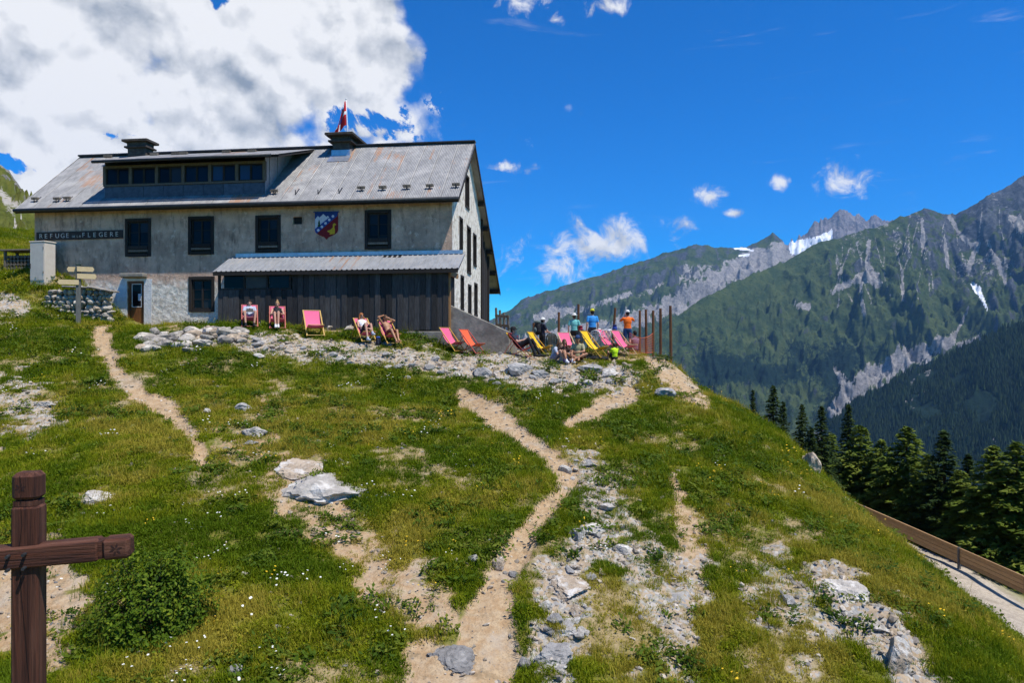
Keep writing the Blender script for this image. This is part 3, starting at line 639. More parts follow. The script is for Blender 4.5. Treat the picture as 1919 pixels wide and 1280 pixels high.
HB().add([(0, 0, -1), (0, 9.5, -1), (0, 9.5, 4.8), (0, RIDGE_Y, RIDGE_Z - .1), (0, 0, 6.3)], [(0, 4, 3, 2, 1)]).build('end_wall', PLAST, recalc=False)
HB().box(.3, LEN - .25, 9.2, 9.5, -2, 4.4).build('back_wall', PLAST)
# timber rear bay under the low roof
rb = HB()
for i in range(7):
    y = GW + .02 + i * .36; rb.box(LEN - .06 + .02 * (i % 2), LEN - .02 + .02 * (i % 2), y, y + .33, -1.5, roof_z(y + .36) - .2)
rb.build('rear_timber_wall', WOOD_D)
for y in (GW + .1, GW + 2.35):
    HB().box(LEN - .1, LEN + .08, y, y + .18, -1.5, roof_z(y) - .2).build('timber_post', WOOD_D, bevel=.01)
for y in (RIDGE_Y - .1, 1.2, 6.2, 7.6, 9.0, 10.4, BACK_Y - .45):
    z = roof_z(y + .1) - .27; HB().box(LEN - .5, SR - .04, y, y + .2, z - .1, z + .12).build('purlin', WOOD_D, bevel=.01)
# roof: corrugated sheets one by one
def corr(w, l, per, amp, n=4):
    k = int(round(w / per)) * n; v = []; f = []
    for j in range(3):
        for i in range(k + 1): v.append((w * i / k, l * j / 2, amp * math.cos(2 * math.pi * i / n)))
    for j in range(2):
        for i in range(k): a = j * (k + 1) + i; f.append((a, a + 1, a + k + 2, a + k + 1))
    me = bpy.data.meshes.new('roof_sheet'); me.from_pydata(v, [], f); me.polygons.foreach_set('use_smooth', [True] * len(f)); me.update(); return me
def roofmat(name, rust, base=((.29, .285, .275), (.21, .207, .205))):
    m, t, b = newmat(name); tc = t.add('ShaderNodeTexCoord'); oi = t.add('ShaderNodeObjectInfo')
    ge = t.add('ShaderNodeNewGeometry'); P = ge.outputs['Position']
    rv = t.add('ShaderNodeVectorRotate'); rv.rotation_type = 'Z_AXIS'; rv.inputs['Angle'].default_value = -RZ; t.l.new(P, rv.inputs['Vector']); Q = rv.outputs[0]
    n1 = t.noise(t.vmath('MULTIPLY', Q, (4.5, .35, .35)), 1.3, 8, .66); n2 = t.noise(Q, .33, 4, .6); n3 = t.noise(t.vmath('MULTIPLY', Q, (1, .4, .4)), 5, 8, .7); n4 = t.noise(Q, 1.1, 5, .6)
    c = t.mix(t.ss(n3, .38, .62), *base); c = t.mix(t.ss(n4, .48, .68), c, (.35, .34, .325))
    c = t.mix(t.ss(t.math('ADD', n1, t.math('MULTIPLY', oi.outputs['Random'], .05)), .60, .72, 0, .55), c, (.20, .19, .185))
    r = t.math('ADD', t.math('ADD', n1, t.math('MULTIPLY', t.math('SUBTRACT', n2, .5), 1.1)), t.math('MULTIPLY', t.math('SUBTRACT', oi.outputs['Random'], .5), .22))
    r = t.ss(r, .69 - rust, .86 - rust); c = t.mix(t.math('MULTIPLY', r, .8), c, t.mix(n3, (.30, .14, .065), (.40, .235, .14)))
    t.put(b.inputs['Base Color'], c); b.inputs['Metallic'].default_value = .25; t.put(b.inputs['Roughness'], t.math('MULTIPLY_ADD', n3, .3, .42)); b.inputs['Specular IOR Level'].default_value = .35
    t.put(b.inputs['Normal'], t.bump(t.noise(Q, 2.2, 4, .5), .25, .05)); return m
ROOF = roofmat('galvanised_roof', .085); ROOF2 = roofmat('annex_roof_sheet', -.02, ((.34, .345, .35), (.25, .255, .26)))
slope = math.hypot(RIDGE_Y - EAVE_Y, RIDGE_Z - EAVE_Z); tilt = math.atan2(RIDGE_Z - EAVE_Z, RIDGE_Y - EAVE_Y)
NC, NR = 26, 3; cw = (SR - SL) / NC; cl = slope / NR
sheet = corr(cw + .03, cl + .10, .0763, .012); sheet.materials.append(ROOF)
DS0, DS1 = fp(197, 350, .1)[0], fp(496, 340, .1)[0]
for r_ in range(NR):
    for c_ in range(NC):
        y = EAVE_Y + math.cos(tilt) * cl * r_; z = EAVE_Z + math.sin(tilt) * cl * r_
        j = random.uniform(-.006, .006)
        o = link('roof_sheet', sheet, None, house, (SL + c_ * cw, y, z - ZB + .004 * (NR - r_) + j), (tilt + random.uniform(-.003, .003), 0, 0))
HB().add([(SL + .02, EAVE_Y + .03, EAVE_Z - .10), (SR - .02, EAVE_Y + .03, EAVE_Z - .10), (SR - .02, RIDGE_Y, RIDGE_Z - .12), (SL + .02, RIDGE_Y, RIDGE_Z - .12), (SL + .02, EAVE_Y + .03, EAVE_Z - .03), (SR - .02, EAVE_Y + .03, EAVE_Z - .03), (SR - .02, RIDGE_Y, RIDGE_Z - .03), (SL + .02, RIDGE_Y, RIDGE_Z - .03)],
         [(0, 1, 2, 3), (7, 6, 5, 4), (0, 4, 5, 1), (1, 5, 6, 2), (2, 6, 7, 3), (3, 7, 4, 0)]).build('roof_boarding', WOOD_D)
HB().add([(SL, RIDGE_Y, RIDGE_Z), (SR, RIDGE_Y, RIDGE_Z), (SR, BACK_Y, BACK_Z), (SL, BACK_Y, BACK_Z), (SL, RIDGE_Y, RIDGE_Z - .1), (SR, RIDGE_Y, RIDGE_Z - .1), (SR, BACK_Y, BACK_Z - .12), (SL, BACK_Y, BACK_Z - .12)],
         [(0, 1, 2, 3), (7, 6, 5, 4), (0, 4, 5, 1), (1, 5, 6, 2), (2, 6, 7, 3), (3, 7, 4, 0)]).build('back_roof', ROOF)
HB().bar((SL - .02, RIDGE_Y, RIDGE_Z + .03), (SR + .02, RIDGE_Y, RIDGE_Z + .03), .34, .09).build('ridge_cap', STEEL_D, bevel=.02)
gut = HB(); gut.tube([(SL, EAVE_Y - .07, EAVE_Z - .08), (SR, EAVE_Y - .07, EAVE_Z - .06)], .085, 8); gut.build('gutter', STEEL_D, smooth=True)
HB().box(SL, SR, EAVE_Y + .0, EAVE_Y + .035, EAVE_Z - .2, EAVE_Z - .035).build('fascia_board', WOOD_D)
for (ya, za, yb, zb_) in ((EAVE_Y, EAVE_Z, RIDGE_Y, RIDGE_Z), (RIDGE_Y, RIDGE_Z, BACK_Y, BACK_Z)):
    for s in (SR - .015, SL + .015): HB().bar((s, ya, za - .13), (s, yb, zb_ - .13), .035, .2).build('verge_board', WOOD_D)
# soffit rafters on the front eave
for i in range(22):
    s = .3 + i * (LEN - .5) / 21; HB().bar((s, EAVE_Y + .06, EAVE_Z - .15), (s, .1, EAVE_Z + .36), .09, .11).build('rafter_end', WOOD_D)
# snow guards
def on_roof(px, py):
    s = 5.
    for y in np.linspace(EAVE_Y, RIDGE_Y, 400):
        s, z = fp(px, py, y)
        if z <= roof_z(y): return s, y, roof_z(y)
    return s, RIDGE_Y, RIDGE_Z
for cx_, cy_, blk in [(68, 374, 1), (109, 374, 1), (128, 373, 1), (515, 360, 1), (556, 359, 0), (598, 358, 0), (637, 357, 0), (678, 354, 1), (718, 353, 1), (763, 351, 1), (806, 350, 1), (855, 348, 1)]:
    s, y, z = on_roof(cx_, cy_ + 3); q = HB()
    q.bar((s, y - .12, z - .08), (s, y + .28, z + .26), .035, .02).bar((s, y - .12, z - .07), (s, y - .13, z + .12), .035, .02)
    sg = q.build('snow_guard', STEEL_D)
    if blk: HB().box(s - .17, s + .17, y - .13, y - .02, z + .06, z + .17).build('snow_guard_block', WOOD_G, house, bevel=.008)
# windows
def window(r, y=.06, cols=2, rows=3, parent=house, frame=.07, rail=True, mat=WOOD_D, surround=True, glass=None):
    s0, s1, z0, z1 = r; fr = HB(); e = .012
    if surround:
        w = .11
        fr.box(s0 - w * .5, s0 + w * .7, -.03, .04, z0 - w * .6, z1 + w * .6).box(s1 - w * .7, s1 + w * .5, -.03, .04, z0 - w * .6, z1 + w * .6)
        fr.box(s0 + w * .7 + e, s1 - w * .7 - e, -.034, .04, z1 - w * .6, z1 + w * .62).box(s0 + w * .7 + e, s1 - w * .7 - e, -.05, .04, z0 - w * .7, z0 + w * .5)
    a0, a1, b0, b1 = s0 + .08, s1 - .08, z0 + .06, z1 - .07
    fr.box(a0, a0 + frame, y, y + .06, b0, b1).box(a1 - frame, a1, y, y + .06, b0, b1).box(a0 + frame, a1 - frame, y + .002, y + .058, b1 - frame, b1).box(a0 + frame, a1 - frame, y + .002, y + .058, b0, b0 + frame)
    sm = (a0 + a1) / 2
    fr.box(sm - frame * .55, sm + frame * .55, y - .004, y + .055, b0 + frame, b1 - frame)
    for k_ in range(1, rows): z = b0 + (b1 - b0) * k_ / rows; fr.box(a0 + frame, sm - frame * .55, y + .006, y + .05, z - .015, z + .015).box(sm + frame * .55, a1 - frame, y + .006, y + .05, z - .015, z + .015)
    w_ = fr.build('window', mat, parent)
    pw = (a1 - a0) / cols
    for i in range(cols):
        for k_ in range(rows):
            z = b0 + (b1 - b0) * k_ / rows; zz = b0 + (b1 - b0) * (k_ + 1) / rows
            HB().box(a0 + pw * i + .03, a0 + pw * (i + 1) - .03, y + .028 + .002 * k_, y + .036 + .002 * k_, z + .005, zz - .005).build('pane', glass or glassmat(), w_)
    if rail:
        HB().box(s0 + .1, s1 - .1, -.04, .0, z0 + .14, z0 + .24).build('rail', WOOD_G, w_); HB().box(s0 + .1, s1 - .1, -.035, .005, z0 + .27, z0 + .42).build('rail', WOOD_D, w_)
    return w_
for h in holes[:4]: window(h)
window(holes[4], rows=3, rail=False)
HB().box(holes[5][0] + .02, holes[5][1] - .02, .1, .13, holes[5][2] + .02, holes[5][3] - .02).build('vent_grille', WOOD_D)
for i, h in enumerate(gh):
    ya, yb, z0, z1 = h; q = HB(); x = LEN
    for k_ in (ya - .03, yb - .05): q.box(x - .12, x + .02, k_, k_ + .08, z0 - .05, z1 + .05)
    q.box(x - .12, x + .018, ya + .05, yb - .05, z1 - .05, z1 + .05).box(x - .12, x + .05, ya + .05, yb - .05, z0 - .06, z0 + .04).box(x - .10, x - .04, (ya + yb) / 2 - .03, (ya + yb) / 2 + .03, z0 + .04, z1 - .05)
    w_ = q.build('gable_window', WOOD_D, house)
    for a, b in ((ya + .05, (ya + yb) / 2 - .03), ((ya + yb) / 2 + .03, yb - .05)): HB().box(x - .09, x - .08, a, b, z0 + .04, z1 - .05).build('pane', glassmat(), w_)
# door with stone lintel and whitewashed surround, slanted after the lintel's shadow
a0, a1, z0, z1 = dr
DOORM = pm('brown_door_paint', (.21, .085, .028), (.14, .055, .02), .5, 6, .2, .004, stretch=(4, 4, .5))
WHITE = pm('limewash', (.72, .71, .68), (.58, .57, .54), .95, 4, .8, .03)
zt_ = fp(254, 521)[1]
HB().prism([(a0 - .75, z0 - .3), (a0, z0 - .3), (a0, z1 + .02), (a1, z1 + .02), (a1, z0 - .3), (a1 + .36, z0 - .3), (a1 + .40, zt_ - .05), (a0 - .28, zt_ - .02), (a0 - .55, zt_ - .8)], -.012, -.002).build('whitewash_with_shadow_edge', WHITE)  # whitewash; the slanted left edge is drawn along the lintel's shadow line
HB().box(fp(232, 516)[0], fp(277, 516)[0], -.34, -.004, fp(254, 520)[1], fp(254, 513)[1]).build('stone_lintel', CONC, bevel=.03)
q = HB(); q.box(a0 + .02, a0 + .10, .05, .15, z0, z1 - .02).box(a1 - .10, a1 - .02, .05, .15, z0, z1 - .02).box(a0 + .10, a1 - .10, .052, .148, z1 - .1, z1 - .02)
q.build('door_frame', DOORM)
d_ = HB().box(a0 + .105, a1 - .105, .09, .13, z0 + .01, z0 + (z1 - z0) * .42).box(a0 + .105, a0 + .18, .09, .13, z0 + (z1 - z0) * .42, z1 - .105).box(a1 - .18, a1 - .105, .09, .13, z0 + (z1 - z0) * .42, z1 - .105).build('door', DOORM)
zc = z0 + (z1 - z0) * .42; q = HB()
q.box(a0 + .18, a0 + .205, .08, .125, zc, z1 - .105).box(a1 - .205, a1 - .18, .08, .125, zc, z1 - .105).box(a0 + .205, a1 - .205, .081, .124, zc, zc + .03).box(a0 + .205, a1 - .205, .081, .124, z1 - .14, z1 - .105)
q.build('pane_frame', WHITE, d_)
HB().box(a0 + .205, a1 - .205, .1, .11, zc + .03, z1 - .14).build('pane', glassmat(), d_)
HB().box(a1 - .36, a1 - .23, .09, .097, zc + .3, zc + .62).build('notice', flat('notice_paper', (.6, .62, .66)), d_)
HB().tube([(a0 + .15, .09, zc - .1), (a0 + .15, .03, zc - .1), (a0 + .22, .02, zc - .1)], .012, 6).build('handle', STEEL_D, d_)
# chimneys
BRICK = pm('sooty_chimney_render', (.10, .085, .07), (.05, .042, .036), .9, 6, .6, .02)
CAPM = pm('chimney_slab_stone', (.085, .068, .055), (.045, .037, .03), .9, 6, .4, .01)
def chimney(s0, s1, y0, y1, ztop, ov, flash):
    zr_ = roof_z(y0) - .3
    c = HB().box(s0, s1, y0, y1, zr_, ztop - .42).build('chimney', BRICK, bevel=.01)
    HB().box(s0 - ov * .6, s1 + ov * .6, y0 - ov * .6, y1 + ov * .6, ztop - .42, ztop - .33).build('lower_slab', CAPM, c, bevel=.01)
    HB().box(s0 - .02, s1 + .02, y0 - .02, y1 + .02, ztop - .328, ztop - .12).build('flue_block', BRICK, c)
    HB().box(s0 - ov, s1 + ov, y0 - ov, y1 + ov, ztop - .118, ztop).build('cap_slab', CAPM, c, bevel=.01)
    if flash:
        q = HB(); z = roof_z(y0)
        q.add([(s0 - .06, y0 - .03, z - .05), (s1 + .06, y0 - .03, z - .05), (s1 + .06, y0 - .03, z + .3), (s0 - .06, y0 - .03, z + .3)], [(0, 1, 2, 3)])
        q.add([(s1 + .03, y0 - .03, z), (s1 + .03, y1, roof_z(min(y1, RIDGE_Y)) + .05), (s1 + .03, y1, roof_z(min(y1, RIDGE_Y)) + .3), (s1 + .03, y0 - .03, z + .3)], [(0, 1, 2, 3)])
        q.add([(s0 - .12, y0 - .45, roof_z(y0 - .45) + .03), (s1 + .12, y0 - .45, roof_z(y0 - .45) + .03), (s1 + .12, y0 - .02, z + .03), (s0 - .12, y0 - .02, z + .03)], [(0, 1, 2, 3)])
        q.build('flashing', pm('bright_zinc', (.55, .57, .6), (.42, .44, .47), .35, 5, .2, .02, metal=.7), c)
    return c
sa, _ = fp(239, 285, 3.2); sb, _ = fp(273, 285, 3.2); chimney(sa, sb, 3.2, 3.8, fp(250, 258, 2.9)[1], .2, False)
sa, _ = fp(623, 270, 2.7); sb, _ = fp(653, 270, 2.7); chimney(sa, sb, 2.75, 4.4, fp(640, 247, 2.5)[1], .30, True)
# dormer
DY = .1; dzt, dzb = 8.10, roof_z(DY)
dorm = HB().add([(DS0, DY, dzb - .1), (DS1, DY, dzb - .1), (DS1, DY, 7.18), (DS0, DY, 7.18)], [(0, 1, 2, 3)]).build('dormer', WOOD_D, recalc=False)
zinc = pm('blue_grey_zinc', (.085, .10, .125), (.055, .066, .085), .5, 5, .2, .01, metal=.35, obvar=.15)
for i in range(8):
    w = (DS1 - DS0) / 8; HB().box(DS0 + i * w + .008, DS0 + (i + 1) * w - .008, DY - .03 - .006 * (i % 2), DY - .004, dzb - .05, 7.16).build('zinc_panel', zinc, dorm)
q = HB().box(DS0 - .03, DS1 + .03, DY - .09, DY + .04, 7.165, 7.25)
for i in range(7):
    s = DS0 + (DS1 - DS0) * i / 6; q.box(s - .07, s + .07, DY - .06, DY + .05, 7.25, dzt)
q.box(DS0 - .05, DS1 + .05, DY - .065, DY + .045, dzt - .08, dzt + .03)
q.build('dormer_frame', WOOD_G, dorm)
for i in range(6):
    w = (DS1 - DS0) / 6; a, b = DS0 + i * w + .07, DS0 + (i + 1) * w - .07; m_ = (a + b) / 2; q = HB()
    q.box(a, a + .06, DY - .01, DY + .03, 7.25, dzt - .08).box(b - .06, b, DY - .01, DY + .03, 7.25, dzt - .08).box(m_ - .05, m_ + .05, DY - .012, DY + .03, 7.25, dzt - .08).box(a + .06, m_ - .05, DY - .008, DY + .03, 7.25, 7.31).box(m_ + .05, b - .06, DY - .008, DY + .03, 7.25, 7.31).box(a + .06, m_ - .05, DY - .008, DY + .03, dzt - .14, dzt - .08).box(m_ + .05, b - .06, DY - .008, DY + .03, dzt - .14, dzt - .08)
    w_ = q.build('dormer_window', WOOD_D, dorm)
    for a2, b2 in ((a + .06, m_ - .05), (m_ + .05, b - .06)): HB().box(a2, b2, DY + .01, DY + .02, 7.31, dzt - .14).build('pane', glassmat('dormer_glass', (.012, .014, .02)) if i < 3 else glassmat('dormer_glass_sky_reflect', (.012, .028, .06)), w_)  # right hand panes have a blue sky reflection painted into the glass colour
def dz(y): return 8.20 + (y + .55) / (3.35 + .55) * (9.5 - 8.20)
ymeet = [y for y in np.linspace(.2, 3.5, 300) if roof_z(y) >= dz(y) - .1]; ymeet = ymeet[0] if ymeet else 3.4
for s, lab in ((DS0, 0), (DS1, 1)):
    sidem = pm('dormer_side_zinc', (.34, .36, .38), (.26, .27, .29), .45, 5, .2, .01, metal=.3)
    n_ = 8
    for i in range(n_):
        ya = DY + (ymeet - DY) * i / n_ + .006; yb = DY + (ymeet - DY) * (i + 1) / n_ - .006; e = .02 * (i % 2); sg_ = 1 if lab else -1
        x0, x1 = s, s + sg_ * (.03 + e)
        HB().add([(x0, ya, roof_z(ya) - .05), (x1, ya, roof_z(ya) - .05), (x1, yb, roof_z(yb) - .05), (x0, yb, roof_z(yb) - .05), (x0, ya, dz(ya) - .08), (x1, ya, dz(ya) - .08), (x1, yb, max(dz(yb) - .08, roof_z(yb) - .04)), (x0, yb, max(dz(yb) - .08, roof_z(yb) - .04))],
                 [(0, 3, 2, 1), (4, 5, 6, 7), (0, 1, 5, 4), (1, 2, 6, 5), (2, 3, 7, 6), (3, 0, 4, 7)]).build('side_panel', sidem, dorm)
DR0, DR1 = fp(176, 304, -.5)[0], fp(522, 296, -.5)[0]
dl = math.hypot(3.9, dz(3.35) - dz(-.55)); dt_ = math.atan2(dz(3.35) - dz(-.55), 3.9); dnc = 10; dcw = (DR1 - DR0) / dnc
ds_ = corr(dcw + .03, dl, .0763, .012); ds_.materials.append(ROOF)
for i in range(dnc): link('dormer_roof_sheet', ds_, None, dorm, (DR0 + i * dcw, -.55, dz(-.55) + .02 - ZB + .004 * (i % 2)), (dt_, 0, 0))
HB().add([(DR0, -.5, dz(-.5) - .1), (DR1, -.5, dz(-.5) - .1), (DR1, 3.3, dz(3.3) - .1), (DR0, 3.3, dz(3.3) - .1), (DR0, -.5, dz(-.5)), (DR1, -.5, dz(-.5)), (DR1, 3.3, dz(3.3)), (DR0, 3.3, dz(3.3))],
         [(0, 1, 2, 3), (7, 6, 5, 4), (0, 4, 5, 1), (1, 5, 6, 2), (2, 6, 7, 3), (3, 7, 4, 0)]).build('dormer_boarding', WOOD_D, dorm)
HB().tube([(DR0, -.62, dz(-.5) - .06), (DR1 - .3, -.62, dz(-.5) - .04)], .07, 8).build('dormer_gutter', STEEL_D, dorm, smooth=True)
for px_ in (203, 290, 330, 345, 425, 473): 
    s, _ = fp(px_, 292, 2.6); HB().box(s - .2, s + .2, 2.5, 2.62, dz(2.5) + .04, dz(2.5) + .18).build('snow_guard_block', WOOD_G, dorm)
# lean-to annex
AY = -1.22; AE = -1.46
al, _ = fp(409, 560, AY); ar, _ = fp(841, 560, AY); rl, _ = fp(398, 510, AE); rr_, _ = fp(859, 503, AE)
AZF, AZB = 3.0, 3.80
annex = empty('annex', (0, 0, 0)); annex.parent = house
def abuild(mb, name, mat, **k): return mb.build(name, mat, annex, **k)
npl = 42; w = (ar - al) / npl; wz = fp(480, 543, AY)[1]; win0, win1 = fp(415, 530, AY)[0], fp(546, 530, AY)[0]
for i in range(npl):
    a = al + i * w; b = a + w - .008; under = a + w / 2 < win1
    top_ = wz if under else AZF - .02 + .06
    bot = -.2 if a < fp(750, 600, AY)[0] else .44
    j = random.uniform(0, .018) + (.02 if i % 2 else 0)
    HB().box(a, b, AY - .012 - j, AY + .012 - j, bot + random.uniform(0, .05), top_).build('plank', WOOD_B, annex)
abuild(HB().box(al, ar, AY + .03, AY + .06, -.2, wz - .02), 'backing_board', WOOD_D)
abuild(HB().box(win1 + .02, ar, AY + .03, AY + .06, wz, AZF), 'backing_board', WOOD_D)
ah = fp(480, 516, AY)[1]
q = HB().box(al, win1, AY - .03, AY + .05, wz, wz + .07).box(al, al + .1, AY - .03, AY + .05, wz + .07, ah)
for px_ in (458, 501): s, _ = fp(px_, 530, AY); q.box(s - .04, s + .04, AY - .025, AY + .05, wz + .07, ah)
q.box(win1 - .08, win1, AY - .03, AY + .05, wz + .07, ah); q.box(al, win1, AY - .03, AY + .05, ah, AZF + .02)
aw = abuild(q, 'annex_window_frame', WOOD_D)
s0, s1 = fp(460, 530, AY)[0] + .02, fp(499, 530, AY)[0] - .0
HB().box(s0, s1, AY + .01, AY + .02, wz + .08, ah).build('pane', pm('dusty_pane', (.05, .048, .04), (.035, .033, .03), .4, 4, .05), aw)
for (pa, pb) in ((419, 456), (504, 541)): HB().box(fp(pa, 530, AY)[0], fp(pb, 530, AY)[0], AY + .035, AY + .045, wz + .08, ah).build('pane', glassmat(), aw)
asl = math.hypot(-AE, AZB - AZF); at_ = math.atan2(AZB - AZF, -AE)
def trap(w, l, n):
    v = []; f = []; prof = []
    for i in range(n):
        x = w * i / n; p = w / n; prof += [(x, 0), (x + p * .62, 0), (x + p * .70, .03), (x + p * .92, .03)]
    prof.append((w, 0))
    for y in (0, l):
        v += [(a, y, b) for a, b in prof]
    k = len(prof); f = [(i, i + 1, i + 1 + k, i + k) for i in range(k - 1)]
    me = bpy.data.meshes.new('annex_roof_sheet'); me.from_pydata(v, [], f); me.update(); return me
anc = 12; acw = (rr_ - rl) / anc; ash = trap(acw, asl, 4); ash.materials.append(ROOF2)
for i in range(anc): link('annex_roof_sheet', ash, None, annex, (rl + i * acw, AE, AZF - ZB + .003 * (i % 2)), (at_ + random.uniform(-.006, .006), 0, random.uniform(-.003, .003)))
abuild(HB().add([(rl + .02, AE + .04, AZF - .10), (rr_ - .02, AE + .04, AZF - .10), (rr_ - .02, -.02, AZB - .10), (rl + .02, -.02, AZB - .10), (rl + .02, AE + .04, AZF - .012), (rr_ - .02, AE + .04, AZF - .012), (rr_ - .02, -.02, AZB - .015), (rl + .02, -.02, AZB - .015)],
         [(0, 1, 2, 3), (7, 6, 5, 4), (0, 4, 5, 1), (1, 5, 6, 2), (2, 6, 7, 3), (3, 7, 4, 0)]), 'roof_boarding', WOOD_D)
abuild(HB().box(rl + .3, rr_ - .1, -.10, -.01, AZB - .02, AZB + .14), 'wall_flashing', pm('bright_zinc', (.55, .57, .6)))
abuild(HB().box(rl + .02, rr_ - .02, AE + .0, AE + .03, AZF - .17, AZF - .015), 'fascia_board', WOOD_D)
bs = fp(748, 630, AY)[0]; abuild(HB().box(bs, ar + .1, AY - .10, -.02, -1.2, .42), 'concrete_base', CONC, bevel=.02)
# annex side: door opening, lit timber post
abuild(HB().box(ar - .05, ar - .01, AY + .02, -.02, -.5, AZF - .1), 'side_boarding', WOOD_D)
abuild(HB().box(ar - .02, ar + .07, AY - .01, AY + .11, .45, AZF - .02), 'corner_post', pm('orange_timber', (.36, .19, .07), (.26, .13, .05), .7, 8, .3, .004, stretch=(5, 5, .5)))
abuild(HB().box(rr_ - .35, rr_ - .30, AE + .06, -.02, AZF - .3, AZF - .08), 'side_rafter', MATS['orange_timber'])
# sloping concrete stair wall beside the gable
s_a, z_a = fp(842, 572, -.95); s_b, z_b = fp(955, 622, -.95)
sw = HB().prism([(s_a + .05, -1.6), (s_b, -1.6), (s_b, z_b), (s_a + .05, z_a)], -1.10, -.75)
stw = sw.build('concrete_stair_wall', CONC, None, bevel=.015); stw.location = house.location; stw.rotation_euler = house.rotation_euler
tag(stw, 'sloping rendered concrete wall descending from the refuge gable to the terrace', 'wall')
stairs = HB()
for i in range(7):
    t0 = i / 7; s0 = s_a + .3 + (s_b - s_a - .3) * t0; zt2 = z_a - .35 + (z_b - z_a) * (t0 + .14); stairs.box(s0, s0 + (s_b - s_a) / 7 + .0, -.74, .0 if s0 < LEN else 1.4, -1.6, zt2)
st_ = stairs.build('stone_steps', CONC, None); st_.location = house.location; st_.rotation_euler = house.rotation_euler; tag(st_, 'concrete steps behind the sloping wall at the gable', 'steps')
# wall sign with lettering
def text_mesh(txt, size, ext=.006):
    cu = bpy.data.curves.new('t', 'FONT'); cu.body = txt; cu.size = size; cu.extrude = ext; cu.resolution_u = 3
    o = bpy.data.objects.new('t', cu); COL.objects.link(o); bpy.context.view_layer.update()
    me = bpy.data.meshes.new_from_object(o.evaluated_get(bpy.context.evaluated_depsgraph_get())); bpy.data.objects.remove(o); return me
s0, z1 = fp(68, 434, -.05); s1, _ = fp(230, 441, -.05); z0 = fp(150, 449, -.05)[1]; z1 = fp(150, 433.5, -.05)[1]
sign = MB().box(0, s1 - s0, -.02, .02, 0, z1 - z0).build('name_board', pm('sign_board_wood', (.055, .042, .036), (.03, .024, .02), .8, 8, .3, .004, stretch=(.6, 5, 5)), None, bevel=.006)
sign.location = fw(s0, -.032, z0); sign.rotation_euler = (0, R(-.4), RZ); tag(sign, 'long dark name board with pale capital letters above the meter cabinet', 'sign')
LET = pm('letter_paint', (.55, .52, .46), (.42, .39, .34), .8, 20, .1, .002)
def letters(txt, s, z, size, gap, parent, wid=None):
    x = s
    for ch in txt:
        if ch == ' ': x += gap; continue
        me = text_mesh(ch, size); me.materials.append(LET); link('letter', me, None, parent, (x, -.024, z), (R(90), 0, 0)); x += gap
W_ = s1 - s0; hh_ = z1 - z0
letters('REFUGE', W_ * .035, hh_ * .24, hh_ * .80, W_ * .0625, sign)
letters('DE', W_ * .418, hh_ * .24, hh_ * .36, W_ * .022, sign); letters('LA', W_ * .473, hh_ * .24, hh_ * .40, W_ * .026, sign)
letters('FLEGERE', W_ * .535, hh_ * .24, hh_ * .80, W_ * .0635, sign)
# painted shield
sx0, sz1 = fp(590, 398.5, -.04); sx1, _ = fp(633, 398.5, -.04); szb = fp(611, 448.5, -.04)[1]; sw_, sh_ = sx1 - sx0, sz1 - szb
shield = empty('wall_shield', fw(sx0, -.03, szb), RZ); tag(shield, 'painted wooden shield with mountains, blue band and yellow animal on the front wall', 'shield')
def sp_(pts): return [(x * sw_, z * sh_) for x, z in pts]
OUT = [(0, 1), (0, .33), (.04, .26), (.14, .19), (.30, .125), (.40, .09), (.5, 0), (.60, .09), (.70, .125), (.86, .19), (.96, .26), (1, .33), (1, 1)]
MB().prism(sp_(OUT), 0, .03).build('shield_board', flat('shield_red', (.20, .012, .015)), shield)
MB().prism(sp_([(0, 1), (0, .33), (.04, .26), (.08, .225), (.98, .86), (1, 1)]), -.004, .0).build('blue_field', flat('shield_blue', (.015, .05, .20)), shield)
MB().prism(sp_([(.01, .38), (.01, .76), (.13, .88), (.21, .82), (.37, .95), (.50, .84), (.56, .88), (.63, .82)]), -.008, -.004).build('white_mountains', flat('shield_white', (.62, .64, .68)), shield)
MB().prism(sp_([(.0, .33), (.0, .40), (.90, 1.0), (1, 1), (.98, .86), (.08, .225), (.04, .26)]), -.011, -.0082).build('blue_band', flat('shield_blue2', (.02, .065, .26)), shield)
for i in range(5):
    x, z = .15 + i * .16, .345 + i * .127; MB().prism(sp_([(x + .058 * math.cos(t), z + .05 * math.sin(t)) for t in np.linspace(0, 2 * math.pi, 13)[:-1]]), -.015, -.0112).build('white_disc', MATS['shield_white'], shield)
MB().prism(sp_([(.10, .46), (.15, .53), (.12, .53), (.16, .60), (.13, .60), (.19, .74), (.24, .60), (.21, .60), (.26, .53), (.22, .53), (.27, .49)]), -.015, -.0112).build('green_tree', flat('shield_green', (.01, .06, .02)), shield)
MB().prism(sp_([(.53, .31), (.70, .37), (.78, .44), (.78, .55), (.84, .60), (.93, .56), (.93, .53), (.87, .52), (.85, .46), (.88, .33), (.86, .20), (.64, .18), (.66, .25), (.58, .27)]), -.006, -.0002).build('yellow_animal', flat('shield_yellow', (.62, .38, .02)), shield)
MB().box(-.05, sw_ + .05, -.06, .035, sh_ + .003, sh_ + .035).build('shield_moulding', MATS['shield_blue2'], shield)
